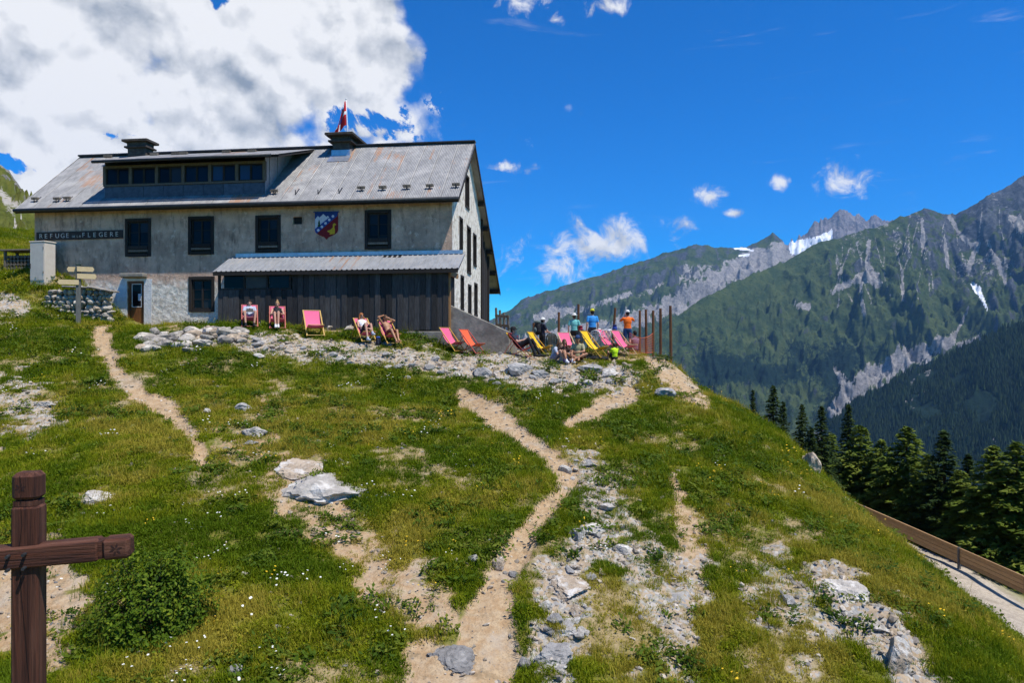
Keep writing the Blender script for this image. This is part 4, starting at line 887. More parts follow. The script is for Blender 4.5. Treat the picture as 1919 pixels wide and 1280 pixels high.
# flag behind the chimney
fs, fz0 = fp(640, 262, 4.0); fl = empty('red_flag', fw(fs, 4.75, RIDGE_Z - 1.0), RZ); tag(fl, 'red flag with white cross hanging on a mast behind the larger chimney', 'flag')
ztop = fp(640, 187, 4.75)[1] - (RIDGE_Z - 1.0)
pole_top = Vector((-.05, 0, ztop)); MB().tube([(.10, 0, 0), (.05, 0, ztop * .5), pole_top], .022, 8).build('mast', flat('white_pole_paint', (.7, .7, .7)), fl, smooth=True)
MB().ell(pole_top + Vector((0, 0, .04)), (.04, .04, .05), 8).build('finial', MATS['white_pole_paint'], fl, smooth=True)
nu, nv = 22, 30; V = []; UVm = []
for j in range(nv + 1):
    for i in range(nu + 1):
        u_, v_ = i / nu, j / nv            # u along the fly, v down the hoist; cloth hangs limp in folds
        drop = ztop * .985 - v_ * 1.25 - u_ * .78; wdt = (.02 + .80 * u_ ** .8 * (.30 + .70 * v_)) 
        V.append((pole_top.x + (ztop - drop) * .035 - wdt + .03 * math.sin(u_ * 9 + v_ * 3), -.05 - .09 * math.sin(u_ * 11 + v_ * 2.0) * (u_ > 0) + .03 * math.sin(v_ * 8), drop)); UVm.append((u_, v_))
fme = fast_mesh('cloth', V, grid_faces(nu + 1, nv + 1), True)
fattr(fme, 'fu', [q[0] for q in UVm]); fattr(fme, 'fv', [q[1] for q in UVm])
def flagmat():
    m, t, b = newmat('flag_cloth'); u_, v_ = t.attr('fu'), t.attr('fv')
    cu = t.math('LESS_THAN', t.math('ABSOLUTE', t.math('SUBTRACT', u_, .42)), .055); cv = t.math('LESS_THAN', t.math('ABSOLUTE', t.math('SUBTRACT', v_, .5)), .07)
    em = t.math('LESS_THAN', t.math('ADD', t.math('POWER', t.math('MULTIPLY', t.math('SUBTRACT', u_, .42), 4.2), 2.), t.math('POWER', t.math('MULTIPLY', t.math('SUBTRACT', v_, .5), 3.4), 2.)), .55)
    c = t.mix(t.math('MAXIMUM', cu, cv), (.62, .012, .016), (.75, .74, .74)); c = t.mix(em, c, (.05, .05, .22)); t.put(b.inputs['Base Color'], c); b.inputs['Roughness'].default_value = .8; return m
fme.materials.append(flagmat()); link('cloth', fme, None, fl)
# ------------------------------------------------------------------ wooden cross in the foreground
CROSSW = pm('red_brown_stained_wood', (.105, .034, .017), (.030, .010, .006), .75, 6, .9, .012, stretch=(7, 7, .3), c2=(.13, .052, .030), s2=2)
CROSSH = pm('red_brown_stained_crossbeam', (.105, .034, .017), (.030, .010, .006), .75, 6, .9, .012, stretch=(.3, 7, 7), c2=(.13, .052, .030), s2=2)
cd = 3.8; k_ = cd / F
cr = empty('wooden_cross', ((54.5 - CX) * k_, cd, gz((54.5 - CX) * k_, cd)), R(12)); tag(cr, 'red brown wooden cross with carved rosettes in front of the bush', 'cross')
zc0 = cr.location.z
def zz(py): return (CY - py) * k_ - zc0
pw = 46 * k_; pdp = .115
def beam(a, b, w, d, name, mat, par, bev=.012):
    """squared beam with a sawn groove near the end; a and b are the ends"""
    o = MB().bar(a, b, w, d, upv=(0, 1, 0)).build(name, mat, par, bevel=bev); return o
post = beam((0, 0, -.4), (0, 0, zz(946)), pw, pdp, 'post', CROSSW, cr)
beam((0, 0, zz(946) + .0), (0, 0, zz(936)), pw * .86, pdp * .86, 'groove_neck', CROSSW, cr, .001)
head_ = beam((0, 0, zz(936)), (0, 0, zz(884)), pw, pdp, 'post_head', CROSSW, cr, .022)
za, zb2 = zz(1044), zz(1034); ah_ = 40 * k_
def xx(px): return (px - 54.5) * k_ * .915
A0, A1 = Vector((xx(-190), -.018, za - .01)), Vector((xx(190), -.018, zb2))
beam(A0, A1, ah_, pdp * 1.0, 'crossbeam', CROSSH, cr, .010)
dx_ = (A1 - A0).normalized()
beam(A1, A1 + dx_ * 7 * k_, ah_ * .84, pdp * .8, 'groove_neck', CROSSH, cr, .001); beam(A1 + dx_ * 7 * k_, A1 + dx_ * 54 * k_, ah_, pdp, 'beam_end', CROSSH, cr, .016)
beam(A0, A0 - dx_ * 7 * k_, ah_ * .84, pdp * .8, 'groove_neck', CROSSH, cr, .001); beam(A0 - dx_ * 7 * k_, A0 - dx_ * 60 * k_, ah_, pdp, 'beam_end', CROSSH, cr, .016)
for bx_, by_ in ((31, 1033), (60, 1031), (31, 1058), (60, 1056)):
    p = Vector((xx(bx_), -.078, zz(by_))); MB().tube([p, p + Vector((0, -.03, 0))], .009, 8).build('bolt', STEEL_D, cr)
def crack(pts, y, parent, w=.0022):
    q = MB()
    for a, b in zip(pts[:-1], pts[1:]): q.bar((a[0], y, a[1]), (b[0], y, b[1]), w, .003, upv=(0, 1, 0))
    q.build('drying_crack', flat('crack_shadow', (.012, .006, .005)), parent)
crack([(xx(48), zz(1065)), (xx(50), zz(1110)), (xx(55), zz(1160)), (xx(60), zz(1230)), (xx(66), zz(1290))], -pdp / 2 - .0005, cr)
crack([(xx(47), zz(888)), (xx(50), zz(915)), (xx(49), zz(934))], -pdp / 2 - .0005, cr)
crack([(xx(49), zz(948)), (xx(51), zz(980)), (xx(46), zz(1020))], -pdp / 2 - .0005, cr)
def rosette(c, r, parent):
    q = MB()
    for i in range(6):
        t = i * math.pi / 3 + .3; d = Vector((math.cos(t), 0, math.sin(t))); e_ = Vector((-d.z, 0, d.x)); c_ = Vector(c)
        q.add([c_ + d * r * .1, c_ + d * r * .55 + e_ * r * .17, c_ + d * r, c_ + d * r * .55 - e_ * r * .17], [(0, 1, 2, 3)])
    q.build('carved_rosette', flat('carved_wood', (.035, .014, .011)), parent, recalc=False)
rosette((xx(48), -pdp / 2 - .0012, zz(911)), .030, cr); rosette(A1 + dx_ * 32 * k_ + Vector((0, -pdp / 2 - .0012, 0)), .036, cr)
# ------------------------------------------------------------------ trail signpost, meter cabinet, timber store, dry stone walls
sp0 = gpos(147, 28.2); spz = sp0.z
sgn = empty('trail_signpost', sp0, R(24)); tag(sgn, 'grey trail signpost with pale yellow direction plates before the stone wall', 'signpost')
kk = 28.2 / F; hpost = (CY - 497) * kk - spz
MB().box(-.085, .085, -.085, .085, -.5, hpost).build('post', pm('weathered_post', (.15, .15, .13), (.10, .10, .09), .85, 6, .4, .004, stretch=(5, 5, .5)), sgn, bevel=.012)
MB().box(-.10, .10, -.10, .10, hpost + .001, hpost + .035).build('post_cap', flat('green_cap', (.02, .06, .035)), sgn, bevel=.01)
PLATE = pm('pale_yellow_plate', (.66, .50, .27), (.60, .44, .23), .6, 10, .05, .002)
for (x0, x1, y0, y1, oy, tip) in ((130, 145, 500, 509, .12, -1), (151, 171, 500, 509, -.12, 1), (151, 175, 513, 522.5, -.12, 1), (117, 139, 525, 534, -.12, -1)):
    a, b = (x0 - 147) * kk, (x1 - 147) * kk; z0 = (CY - y1) * kk - spz; z1 = (CY - y0) * kk - spz; zm = (z0 + z1) / 2; t = .05 * tip
    a2, b2 = (a - .0, min(b, .03) if tip < 0 else b); a2 = max(a, -.03) if tip > 0 and a < .1 else a2
    if tip < 0: b2 = .03
    else: a2 = -.03
    pts = [(a2, z0), (b2, z0), (b2 + t, zm), (b2, z1), (a2, z1)] if tip > 0 else [(a2, z0), (b2, z0), (b2, z1), (a2, z1), (a2 + t, zm)]
    pl = MB().prism(pts, oy - .012, oy + .012).build('direction_plate', PLATE, sgn)
cab0 = gpos(80, 31.2); ck = 31.2 / F; cabt = (CY - 453) * ck - cab0.z
cab = empty('meter_cabinet', cab0, R(-14)); tag(cab, 'beige metal meter cabinet standing at the corner of the refuge', 'cabinet')
CABM = pm('beige_enamel', (.62, .55, .46), (.56, .49, .41), .45, 4, .05, .002)
MB().box(-.40, .42, -.28, .28, -.4, cabt - .06).build('body', CABM, cab, bevel=.01); MB().box(-.43, .45, -.31, .31, cabt - .058, cabt).build('lid', CABM, cab, bevel=.012)
dd = MB().box(-.37, .39, -.30, -.283, .02, cabt - .1).build('door', CABM, cab, bevel=.004); MB().box(-.355, -.335, -.32, -.301, .55, .78).build('handle', STEEL_D, dd)
for z in (.3, cabt - .4): MB().tube([(.375, -.31, z), (.375, -.31, z + .12)], .012, 6).build('hinge', STEEL_D, dd)
ws = gpos(46, 34.5); ws.z -= .05
shed = empty('timber_store', ws, R(-8)); tag(shed, 'low roofed store of stacked timber half hidden behind the meter cabinet', 'timber store')
for i, (a, b) in enumerate(((-.75, -.35), (.75, -.35), (-.75, .35), (.75, .35))): MB().box(a - .05, a + .05, b - .05, b + .05, -.4, .95).build('post', WOOD_G, shed)
MB().box(-.9, .95, -.5, .5, .952, 1.03).build('roof', WOOD_G, shed, bevel=.01)
for r_ in range(4):
    for c_ in range(7): MB().tube([(-.62 + c_ * .2, -.38, .08 + r_ * .19), (-.6 + c_ * .2, .35, .08 + r_ * .19)], .085, 7).build('log', WOOD_G, shed)
def rockmesh(name, seed, sub=2, cuts=7, squash=(1, 1, 1), rough=.12):
    rnd = random.Random(seed); bm = bmesh.new(); bmesh.ops.create_icosphere(bm, subdivisions=sub, radius=1)
    pl = []
    for _ in range(cuts):
        n = Vector((rnd.gauss(0, 1), rnd.gauss(0, 1), rnd.gauss(0, 1))).normalized(); pl.append((n, rnd.uniform(.52, .85)))
    for v in bm.verts:
        for n, d in pl:
            e = v.co.dot(n) - d
            if e > 0: v.co -= n * e
        j = Vector((rnd.uniform(-1, 1), rnd.uniform(-1, 1), rnd.uniform(-1, 1))) * rough * .5; v.co += j
        v.co = Vector((v.co.x * squash[0], v.co.y * squash[1], v.co.z * squash[2]))
    me = bpy.data.meshes.new(name); bm.to_mesh(me); bm.free(); return me
from mathutils import noise as mno
def crag(name, seed, sub=4, cuts=12, amp=.16, freq=1.6):
    me0 = rockmesh(name, seed, sub, cuts, (1, 1, 1), 0.); off = Vector((seed * 1.7 % 50, seed * .9 % 50, seed * .37 % 50))
    for v in me0.vertices:
        n_ = v.co.normalized(); a_ = mno.ridged_multi_fractal(v.co * freq + off, .9, 2.1, 5, .9, 2.0) / 2.2 - .5; b_ = mno.fractal(v.co * freq * 3.5 + off, .8, 2.0, 4)
        v.co += n_ * (a_ * amp + b_ * amp * .35)
    me0.update(); return me0
RK = [[rockmesh('stone', 100 + i * 7 + j, 2, 9, rough=.10) for j in range(1)][0] for i in range(8)]
def with_mat(me, mat): c = me.copy(); c.materials.clear(); c.materials.append(mat); return c
RKM = [[with_mat(me, m) for me in RK] for m in STONE]
def stone_at(parent, name, p, r, seed=None):
    rnd = random
    o = link(name, rnd.choice(rnd.choice(RKM)), None, parent, p, (rnd.uniform(-.3, .3), rnd.uniform(-.25, .25), rnd.uniform(-.3, .3)), r); return o
# retaining wall beside the door
wb0, wb1 = gpos(78, 30.0), gpos(217, 30.15)
dw = empty('dry_stone_wall', (wb0 + wb1) / 2); dw.location.z = .7; tag(dw, 'dry stone retaining wall between the signpost and the brown door', 'stone wall')
X0, X1 = wb0.x, wb1.x; Yw = 30.0; z = .62
def wall_top(x): return np.interp(x, [X0, X0 + .5, X0 + 1.8, X1 - 1.0, X1], [1.75, 2.25, 2.38, 2.30, 2.12])
row = 0
while z < 2.4:
    hgt = random.uniform(.15, .24); x = X0 + random.uniform(0, .15)
    while x < X1:
        w = random.uniform(.18, .44)
        if z + hgt * .5 < wall_top(x + w / 2) and x + w < X1 + .1 and (x - X0) > max(0, (1.3 - z)) * .9:
            stone_at(dw, 'stone', (x + w / 2 - dw.location.x, Yw + random.uniform(-.05, .05) - dw.location.y, z + hgt / 2 - dw.location.z), (w * .66, .26, hgt * .72))
        x += w
    z += hgt * .93; row += 1
MB().prism([(X0 + .5 - dw.location.x, -.4), (X1 - 1.0 - dw.location.x, -.4), (X1 - 1.0 - dw.location.x, 1.25), (X1 - 1.4 - dw.location.x, 1.4), (X0 + 1.2 - dw.location.x, 1.5), (X0 + .6 - dw.location.x, 1.2)], .06, 1.3).build('earth_core', pm('earth_core_soil', (.10, .085, .06)), dw)
for (a, b) in ((X1 - 2.1, X1 - .9), (X1 - 1.0, X1 + .05)):
    MB().bar((a - dw.location.x, -.05, wall_top(a) + .10 - dw.location.z), (b - dw.location.x, -.05, wall_top(b) + .07 - dw.location.z), .7, .07).build('coping_slab', STONE[2], dw, bevel=.02)
# rough heap of stones edging the terrace in front of the refuge
hw0 = gpix(355, 652)
hw = empty('stone_edging', hw0); tag(hw, 'rough loose stone edging at the head of the footpath below the door', 'stone wall')
for i in range(78):
    px = 262 + 195 * random.random(); yy = random.uniform(617, 656)
    if px > 390: yy = random.uniform(612, 640)
    if px < 285 : yy = random.uniform(628, 656)
    p = gpix(px, yy + 4); w = random.uniform(.16, .42); 
    o = stone_at(hw, 'stone', p - hw0 + Vector((0, 0, .05)), (w, w * .8, w * random.uniform(.42, .62)))
for px, py, w in ((420, 622, .62), (395, 619, .5), (450, 620, .42), (320, 640, .45), (300, 632, .5), (360, 628, .5)):
    p = gpix(px, py + 6); stone_at(hw, 'stone', p - hw0 + Vector((0, 0, .10)), (w, w * .7, w * .4))
# ------------------------------------------------------------------ deck chairs
def sling_mat(n, c): return pm(n, c, tuple(x * .88 for x in c), .7, 20, .12, .003)
PINK = sling_mat('pink_canvas', (.72, .115, .235)); ORNG = sling_mat('orange_canvas', (.75, .115, .04)); YELL = sling_mat('yellow_canvas', (.78, .47, .008)); REDC = sling_mat('red_canvas', (.55, .045, .025))
FAB = [(.46, 1.0), (.42, .93), (.34, .78), (.25, .63), (.15, .50), (.05, .40), (-.06, .335), (-.18, .32), (-.30, .345), (-.40, .385), (-.46, .42)]
def deck_chair(pos, rz, fab, frame, label, sc=.9, loaded=False, rec=0.):
    o = empty('deck_chair', pos, rz); o.scale = (sc,) * 3; tag(o, label, 'deck chair', 'canvas deck chairs set out around the refuge')
    hw_ = .325
    path = [(y, z - (.03 if loaded and -.3 < y < .3 else 0)) for y, z in FAB]
    q = MB(); nn = 7
    for k2, off in ((0, 0), (1, .004)):
        for (y, z) in path:
            for i in range(nn): u_ = i / (nn - 1) * 2 - 1; q.v.append((u_ * (hw_ - .035), y, z - off - .02 * (1 - u_ * u_) * (z < .95)))
    n2 = len(path)
    for s_ in range(2):
        for j in range(n2 - 1):
            for i in range(nn - 1):
                a = s_ * n2 * nn + j * nn + i; q.f.append((a, a + 1, a + nn + 1, a + nn)); q.m.append(0)
    q.build('canvas_sling', fab, o, smooth=True)
    for s_ in (-1, 1):
        MB().bar((s_ * hw_, -.42, .0), (s_ * hw_, .47, 1.02), .024, .045, upv=(1, 0, 0)).build('back_rail', frame, o)
        MB().bar((s_ * (hw_ - .045), .50, .0), (s_ * (hw_ - .045), -.47, .43), .024, .045, upv=(1, 0, 0)).build('seat_rail', frame, o)
        MB().bar((s_ * (hw_ + .03), .22, .735), (s_ * (hw_ + .03), .62, .15), .02, .035, upv=(1, 0, 0)).build('prop_rail', frame, o)
    for y, z in ((.475, 1.015), (-.42, .03)): MB().tube([(-hw_, y, z), (hw_, y, z)], .016, 6).build('crossbar', frame, o)
    for y, z in ((-.47, .43), (.49, .02)): MB().tube([(-hw_ + .045, y, z), (hw_ - .045, y, z)], .016, 6).build('crossbar', frame, o)
    MB().tube([(-hw_ - .03, .60, .17), (hw_ + .03, .60, .17)], .014, 6).build('crossbar', frame, o)
    return o
# (px, depth, rotation, canvas, frame, label, scale, somebody in it)
CH = {}
for key, px, py, rz, fab, frm, lab, sc, ld in [
    ('man', 468, 613, 22, PINK, WOOD_R, 'pink deck chair holding the man in a pale shirt reading a tablet', .92, 1),
    ('bun', 520, 616, 20, PINK, WOOD_R, 'pink deck chair holding the woman in a black top', .92, 1),
    ('empty', 588, 630, 27, PINK, WOOD_Y, 'empty pink deck chair alone before the dark plank annex', 1.02, 0),
    ('white', 684, 641, 38, PINK, WOOD_Y, 'pink deck chair with yellow frame under the woman in white', .92, 1),
    ('sun', 730, 646, 40, PINK, WOOD_Y, 'pink deck chair under the shirtless sunbather', .92, 1),
    ('pk2', 848, 659, 55, PINK, WOOD_Y, 'empty pink deck chair against the sloping concrete wall', .95, 0),
    ('or1', 885, 663, 58, ORNG, WOOD_R, 'empty orange deck chair against the sloping concrete wall', .95, 0)]:
    p = gpix(px, py); CH[key] = deck_chair(p, R(rz), fab, frm, lab, sc, ld)
for key, px, d, rz, fab, frm, lab, sc, ld in [
    ('dark', 975, 27.2, 78, REDC, WOOD_R, 'red and yellow deck chair under the person in dark clothes', .95, 1),
    ('ye1', 1012, 28.4, 66, YELL, WOOD_Y, 'empty yellow deck chair in front of the hiker with the backpack', .98, 0),
    ('pk3', 1065, 28.2, 25, PINK, WOOD_P, 'pink deck chair behind the people sitting on the ground', .9, 0),
    ('ye2', 1114, 27.4, 58, YELL, WOOD_Y, 'empty yellow deck chair beside the green plastic chair on the terrace', 1.05, 0),
    ('pk4', 1142, 28.8, 50, PINK, WOOD_P, 'pink deck chair next to the second yellow one, nearer the table', 1.0, 0),
    ('pk5', 1170, 28.3, 48, PINK, WOOD_P, 'pink deck chair just below the person in the orange shirt', 1.0, 0)]:
    CH[key] = deck_chair(gpos(px, d), R(rz), fab, frm, lab, sc, ld)
# the upper cloth of the red chair is yellow
yl = MB().box(-.255, .255, -.006, .006, 0, .33).build('head_panel', YELL, CH['dark'], loc=(0, .385, .735), rot=(R(-31), 0, 0))
# ------------------------------------------------------------------ people
def remesh(o, vox, it=5):
    m = o.modifiers.new('r', 'REMESH'); m.mode = 'VOXEL'; m.voxel_size = vox; m.use_smooth_shade = True
    s_ = o.modifiers.new('s', 'SMOOTH'); s_.factor = .5; s_.iterations = it
    return o
def V3(*a): return Vector(a)
POSE = dict(
    stand=dict(pel=(0, 0, .93), che=(0, .01, 1.27), nec=(0, .02, 1.46), hea=(0, -.005, 1.62), sho=(.185, .01, 1.40), elb=(.245, .04, 1.12), wri=(.25, -.03, .88), hip=(.095, 0, .90), kne=(.105, -.03, .50), ank=(.11, .02, .09)),
    deck=dict(pel=(0, .00, .43), che=(0, .205, .70), nec=(0, .325, .88), hea=(0, .325, 1.03), sho=(.18, .275, .82), elb=(.25, .06, .60), wri=(.12, -.14, .66), hip=(.095, -.02, .43), kne=(.15, -.42, .60), ank=(.16, -.56, .10)),
    ground=dict(pel=(0, 0, .12), che=(0, .02, .46), nec=(0, -.03, .65), hea=(0, -.08, .80), sho=(.18, .0, .58), elb=(.25, -.16, .36), wri=(.16, -.36, .38), hip=(.10, -.02, .12), kne=(.18, -.42, .44), ank=(.13, -.58, .08)))
def person(pos, rz, pose, label, top, bottom, hair, skin=None, sc=1., over=None, sleeves='short', legs='short', hat=None, hatc=None, longhair=False, bun=False, topless=False, shoes=None, cat='person', fem=False, shades=False, toes=-1):
    skin = skin or SKIN; J = {}
    for k2, v in POSE[pose].items():
        if k2 in ('pel', 'che', 'nec', 'hea'): J[k2] = V3(*v)
        else: J[k2 + 'R'] = V3(*v); J[k2 + 'L'] = V3(-v[0], v[1], v[2])
    for k2, v in (over or {}).items(): J[k2] = V3(*v)
    o = empty('person', pos, rz); o.scale = (sc,) * 3; tag(o, label, cat, 'people resting around the refuge')
    fw_ = .93 if fem else 1.
    tdir = (J['nec'] - J['pel']).normalized(); side = (J['shoL'] - J['shoR']).normalized(); fwd = tdir.cross(side); rot = Matrix((side, fwd * 1.0, tdir)).transposed()
    if (rot.determinant() < 0): rot = Matrix((-side, fwd, tdir)).transposed()
    b = MB()
    b.ell(J['pel'] + tdir * .03, (.165 * fw_, .115, .14), 14, rot); b.ell(J['che'], (.165 * fw_, .115, .20), 14, rot); b.ell((J['pel'] + J['che']) / 2, (.14 * fw_, .10, .2), 14, rot)
    b.ell(J['che'] + tdir * .11, (.185 * fw_, .095, .09), 14, rot); b.capsule(J['nec'] - tdir * .06, J['hea'] - V3(0, 0, .04), .058, .052)
    b.ell(J['hea'] + V3(0, 0, .012), (.076, .096, .112), 14)
    hd = (J['hea'] - J['nec']); face = V3(0, -1, 0)
    if 'face' in J: face = J['face'].normalized()
    sd = face.cross(V3(0, 0, 1)).normalized()
    b.ell(J['hea'] + face * .045 - V3(0, 0, .055), (.05, .05, .05), 10); b.capsule(J['hea'] + face * .088 + V3(0, 0, .018), J['hea'] + face * .108 - V3(0, 0, .02), .010, .015, 8)
    for s_ in (1, -1): b.ell(J['hea'] + sd * .078 * s_ - V3(0, 0, .005), (.016, .022, .032), 8)
    for s_ in ('R', 'L'):
        b.capsule(J['sho' + s_], J['elb' + s_], .052 * fw_, .041 * fw_); b.capsule(J['elb' + s_], J['wri' + s_], .042 * fw_, .029)
        b.capsule(J['hip' + s_], J['kne' + s_], .088 * fw_, .057); b.capsule(J['kne' + s_], J['ank' + s_] + V3(0, 0, .0), .056, .036); b.ell(J['kne' + s_] * .7 + J['ank' + s_] * .3 + V3(0, .018, 0), (.052, .055, .1), 10)
        # hand: palm, four fingers with a bend, thumb from the side of the palm
        w_ = J['wri' + s_]; hd_ = (w_ - J['elb' + s_]).normalized(); hx = hd_.cross(face if abs(hd_.dot(face)) < .9 else V3(0, 0, 1)).normalized(); hz = hd_.cross(hx)
        b.capsule(w_, w_ + hd_ * .06, .030, .036)
        for i_, L_ in enumerate((.062, .075, .07, .052)):
            f0 = w_ + hd_ * .085 + hx * (.030 - i_ * .020); f1 = f0 + hd_ * L_ * .55 + hz * .008; f2 = f1 + hd_ * L_ * .4 + hz * .026; b.capsule(f0, f1, .0105, .0095, 6); b.capsule(f1, f2, .0095, .0085, 6)
        b.capsule(w_ + hd_ * .03 + hx * .03, w_ + hd_ * .065 + hx * .062, .013, .010, 6)
        a_ = J['ank' + s_]; td = J.get('toe' + s_, V3(0, toes, 0)); b.capsule(a_ - V3(0, 0, .035) - td * .03, a_ + td * .155 - V3(0, 0, .055), .042, .033)
    body = remesh(b.build('body', skin, o), .0105, 4)
    if not topless:
        q = MB(); g2 = 1.12
        q.ell(J['che'], (.178 * fw_ * 1.05, .128, .21), 14, rot); q.ell((J['pel'] + J['che']) / 2, (.158 * fw_, .122, .22), 14, rot); q.ell(J['che'] + tdir * .105, (.195 * fw_, .105, .095), 14, rot); q.ell(J['pel'] + tdir * .07, (.172 * fw_, .125, .12), 14, rot)
        q.capsule(J['shoR'] * .5 + J['che'] * .5 + tdir * .06, J['nec'] - tdir * .03, .07, .066); q.capsule(J['shoL'] * .5 + J['che'] * .5 + tdir * .06, J['nec'] - tdir * .03, .07, .066)
        for s_ in ('R', 'L'):
            if sleeves == 'short': q.capsule(J['sho' + s_], J['sho' + s_].lerp(J['elb' + s_], .62), .066, .060)
            elif sleeves == 'long': q.capsule(J['sho' + s_], J['elb' + s_], .066, .055); q.capsule(J['elb' + s_], J['elb' + s_].lerp(J['wri' + s_], .92), .055, .042)
            else: q.ell(J['sho' + s_] * .9 + J['che'] * .1, (.055, .055, .055), 10)
        remesh(q.build('shirt', top, o), .013, 4)
    q = MB(); q.ell(J['pel'] + tdir * .01, (.178 * fw_, .128, .135), 14, rot)
    for s_ in ('R', 'L'):
        if legs == 'short': q.capsule(J['hip' + s_], J['hip' + s_].lerp(J['kne' + s_], .72), .100, .084)
        else: q.capsule(J['hip' + s_], J['kne' + s_], .098, .070); q.capsule(J['kne' + s_], J['kne' + s_].lerp(J['ank' + s_], .95), .070, .052)
    remesh(q.build('shorts' if legs == 'short' else 'trousers', bottom, o), .013, 4)
    q = MB(); q.ell(J['hea'] - face * .012 + V3(0, 0, .036), (.086, .104, .098), 14)
    if longhair:
        q.capsule(J['hea'] - face * .05, J['nec'] - face * .08 - V3(0, 0, .05), .075, .06)
        for s_ in (1, -1): q.capsule(J['hea'] + sd * .07 * s_, J['nec'] + sd * .11 * s_ - V3(0, 0, .06) + face * .05, .038, .028)
    else: q.ell(J['hea'] - face * .035 - V3(0, 0, .02), (.078, .072, .075), 12)
    if bun: q.ell(J['hea'] + V3(0, 0, .155) - face * .02, (.045, .045, .045), 10)
    remesh(q.build('hair', hair, o), .011, 4)
    EYE = flat('eye_dark', (.02, .015, .012), .3)
    for s_ in (1, -1): MB().ell(J['hea'] + sd * .032 * s_ + face * .086 + V3(0, 0, .016), (.011, .008, .008), 8).build('eye', EYE, o, smooth=True)
    MB().ell(J['hea'] + face * .086 - V3(0, 0, .058), (.022, .010, .006), 8).build('mouth', flat('lips', (.30, .10, .08)), o, smooth=True)
    if shades: 
        sg2 = MB()
        for s_ in (1, -1): sg2.ell(J['hea'] + sd * .034 * s_ + face * .098 + V3(0, 0, .016), (.030, .014, .020), 10)
        sg2.bar(J['hea'] - sd * .08 + face * .06 + V3(0, 0, .02), J['hea'] + sd * .08 + face * .06 + V3(0, 0, .02), .01, .01); sg2.build('sunglasses', flat('shade_black', (.01, .01, .012), .2), o, smooth=True)
    if hat:
        q = MB(); c_ = J['hea'] + V3(0, 0, .06)
        q.ell(c_ + V3(0, 0, .02), (.098, .112, .09), 14)
        if hat == 'brim':
            for i in range(1): q.ell(c_ + V3(0, 0, -.005), (.165, .175, .018), 16)
        else: q.ell(c_ + face * .12 + V3(0, 0, -.0), (.075, .085, .012), 12)
        q.build('hat', hatc, o, smooth=True)
    for s_ in ('R', 'L'):
        if shoes:
            a_ = J['ank' + s_]; td = J.get('toe' + s_, V3(0, toes, 0)); q = MB(); q.capsule(a_ - V3(0, 0, .03) - td * .04, a_ + td * .16 - V3(0, 0, .05), .054, .044); q.capsule(a_ + V3(0, 0, .03), a_ - V3(0, 0, .03), .05, .052); remesh(q.build('shoe', shoes, o), .012, 3)
    return o
def seat_on(key, **k): c = CH[key]; return person(c.location, c.rotation_euler.z, 'deck', sc=c.scale.x * 1.08, **k)
BLK = flat('black_cloth', (.012, .012, .014)); DKB = flat('dark_navy_cloth', (.018, .022, .04)); GREYB = flat('grey_blue_cloth', (.40, .44, .52)); PALEB = flat('pale_blue_shorts', (.36, .42, .52)); WHT = flat('white_cloth', (.75, .74, .74)); MAROON = flat('maroon_shorts', (.16, .02, .02))
HAIRD = flat('dark_brown_hair', (.022, .014, .010)); HAIRB = flat('blond_hair', (.36, .22, .10)); HAIRG = flat('ginger_hair', (.34, .12, .035)); HAIRM = flat('brown_hair', (.10, .05, .025))
seat_on('man', label='man in pale blue shirt and shorts reading a tablet in a deck chair', top=GREYB, bottom=PALEB, hair=HAIRD, shoes=BLK, over=dict(kneR=(.22, -.42, .62), kneL=(-.20, -.40, .62), wriR=(.07, -.16, .70), wriL=(-.07, -.16, .70), face=(0, -1, -.25), hea=(0, .285, 1.02)))
c = CH['man']; tb = MB().box(-.13, .13, -.006, .006, -.09, .09).build('tablet', flat('tablet_case', (.015, .015, .018), .4), None, bevel=.003); Mx = Matrix.Translation(c.location) @ Matrix.Rotation(c.rotation_euler.z, 4, 'Z')
tb.location = Mx @ Vector((0, -.27, .68)); tb.rotation_euler = (R(-40), 0, c.rotation_euler.z); tag(tb, 'dark tablet held by the man in the pale blue shirt', 'tablet')
seat_on('bun', label='woman in a black sleeveless top with her hair in a bun', top=BLK, bottom=MAROON, hair=HAIRB, bun=True, fem=True, sleeves='none', shoes=WHT, over=dict(kneR=(.03, -.36, .66), kneL=(-.12, -.38, .64), ankR=(.02, -.52, .10), ankL=(-.08, -.60, .10), wriR=(.06, -.24, .60), wriL=(-.04, -.24, .60), hea=(0, .27, 1.02), face=(0, -1, -.3)))
seat_on('white', label='woman in a white top and sunglasses with long ginger hair', top=WHT, bottom=DKB, hair=HAIRG, longhair=True, fem=True, sleeves='none', shoes=GREYB, shades=True, over=dict(kneR=(.10, -.30, .68), kneL=(-.14, -.32, .70), ankR=(.10, -.46, .34), ankL=(-.12, -.50, .12), wriR=(.08, -.34, .50), wriL=(-.04, -.36, .52)))
seat_on('sun', label='shirtless sunbather in dark shorts with an arm folded behind the head', top=WHT, bottom=MAROON, hair=HAIRM, skin=SKIN_T, topless=True, over=dict(elbR=(.28, .10, .92), wriR=(.10, .16, 1.0), elbL=(-.36, .25, 1.06), wriL=(-.10, .38, 1.12), kneR=(.10, -.40, .52), kneL=(-.16, -.42, .56), ankR=(.02, -.66, .16), ankL=(-.12, -.74, .12)))
seat_on('dark', label='person in dark clothes and a black hat reclining in profile', top=DKB, bottom=BLK, hair=HAIRD, hat='brim', hatc=BLK, legs='long', shoes=BLK, over=dict(kneR=(.12, -.45, .66), kneL=(-.14, -.35, .70), ankR=(.12, -.75, .10), ankL=(-.14, -.62, .10), hea=(0, .28, 1.03)))
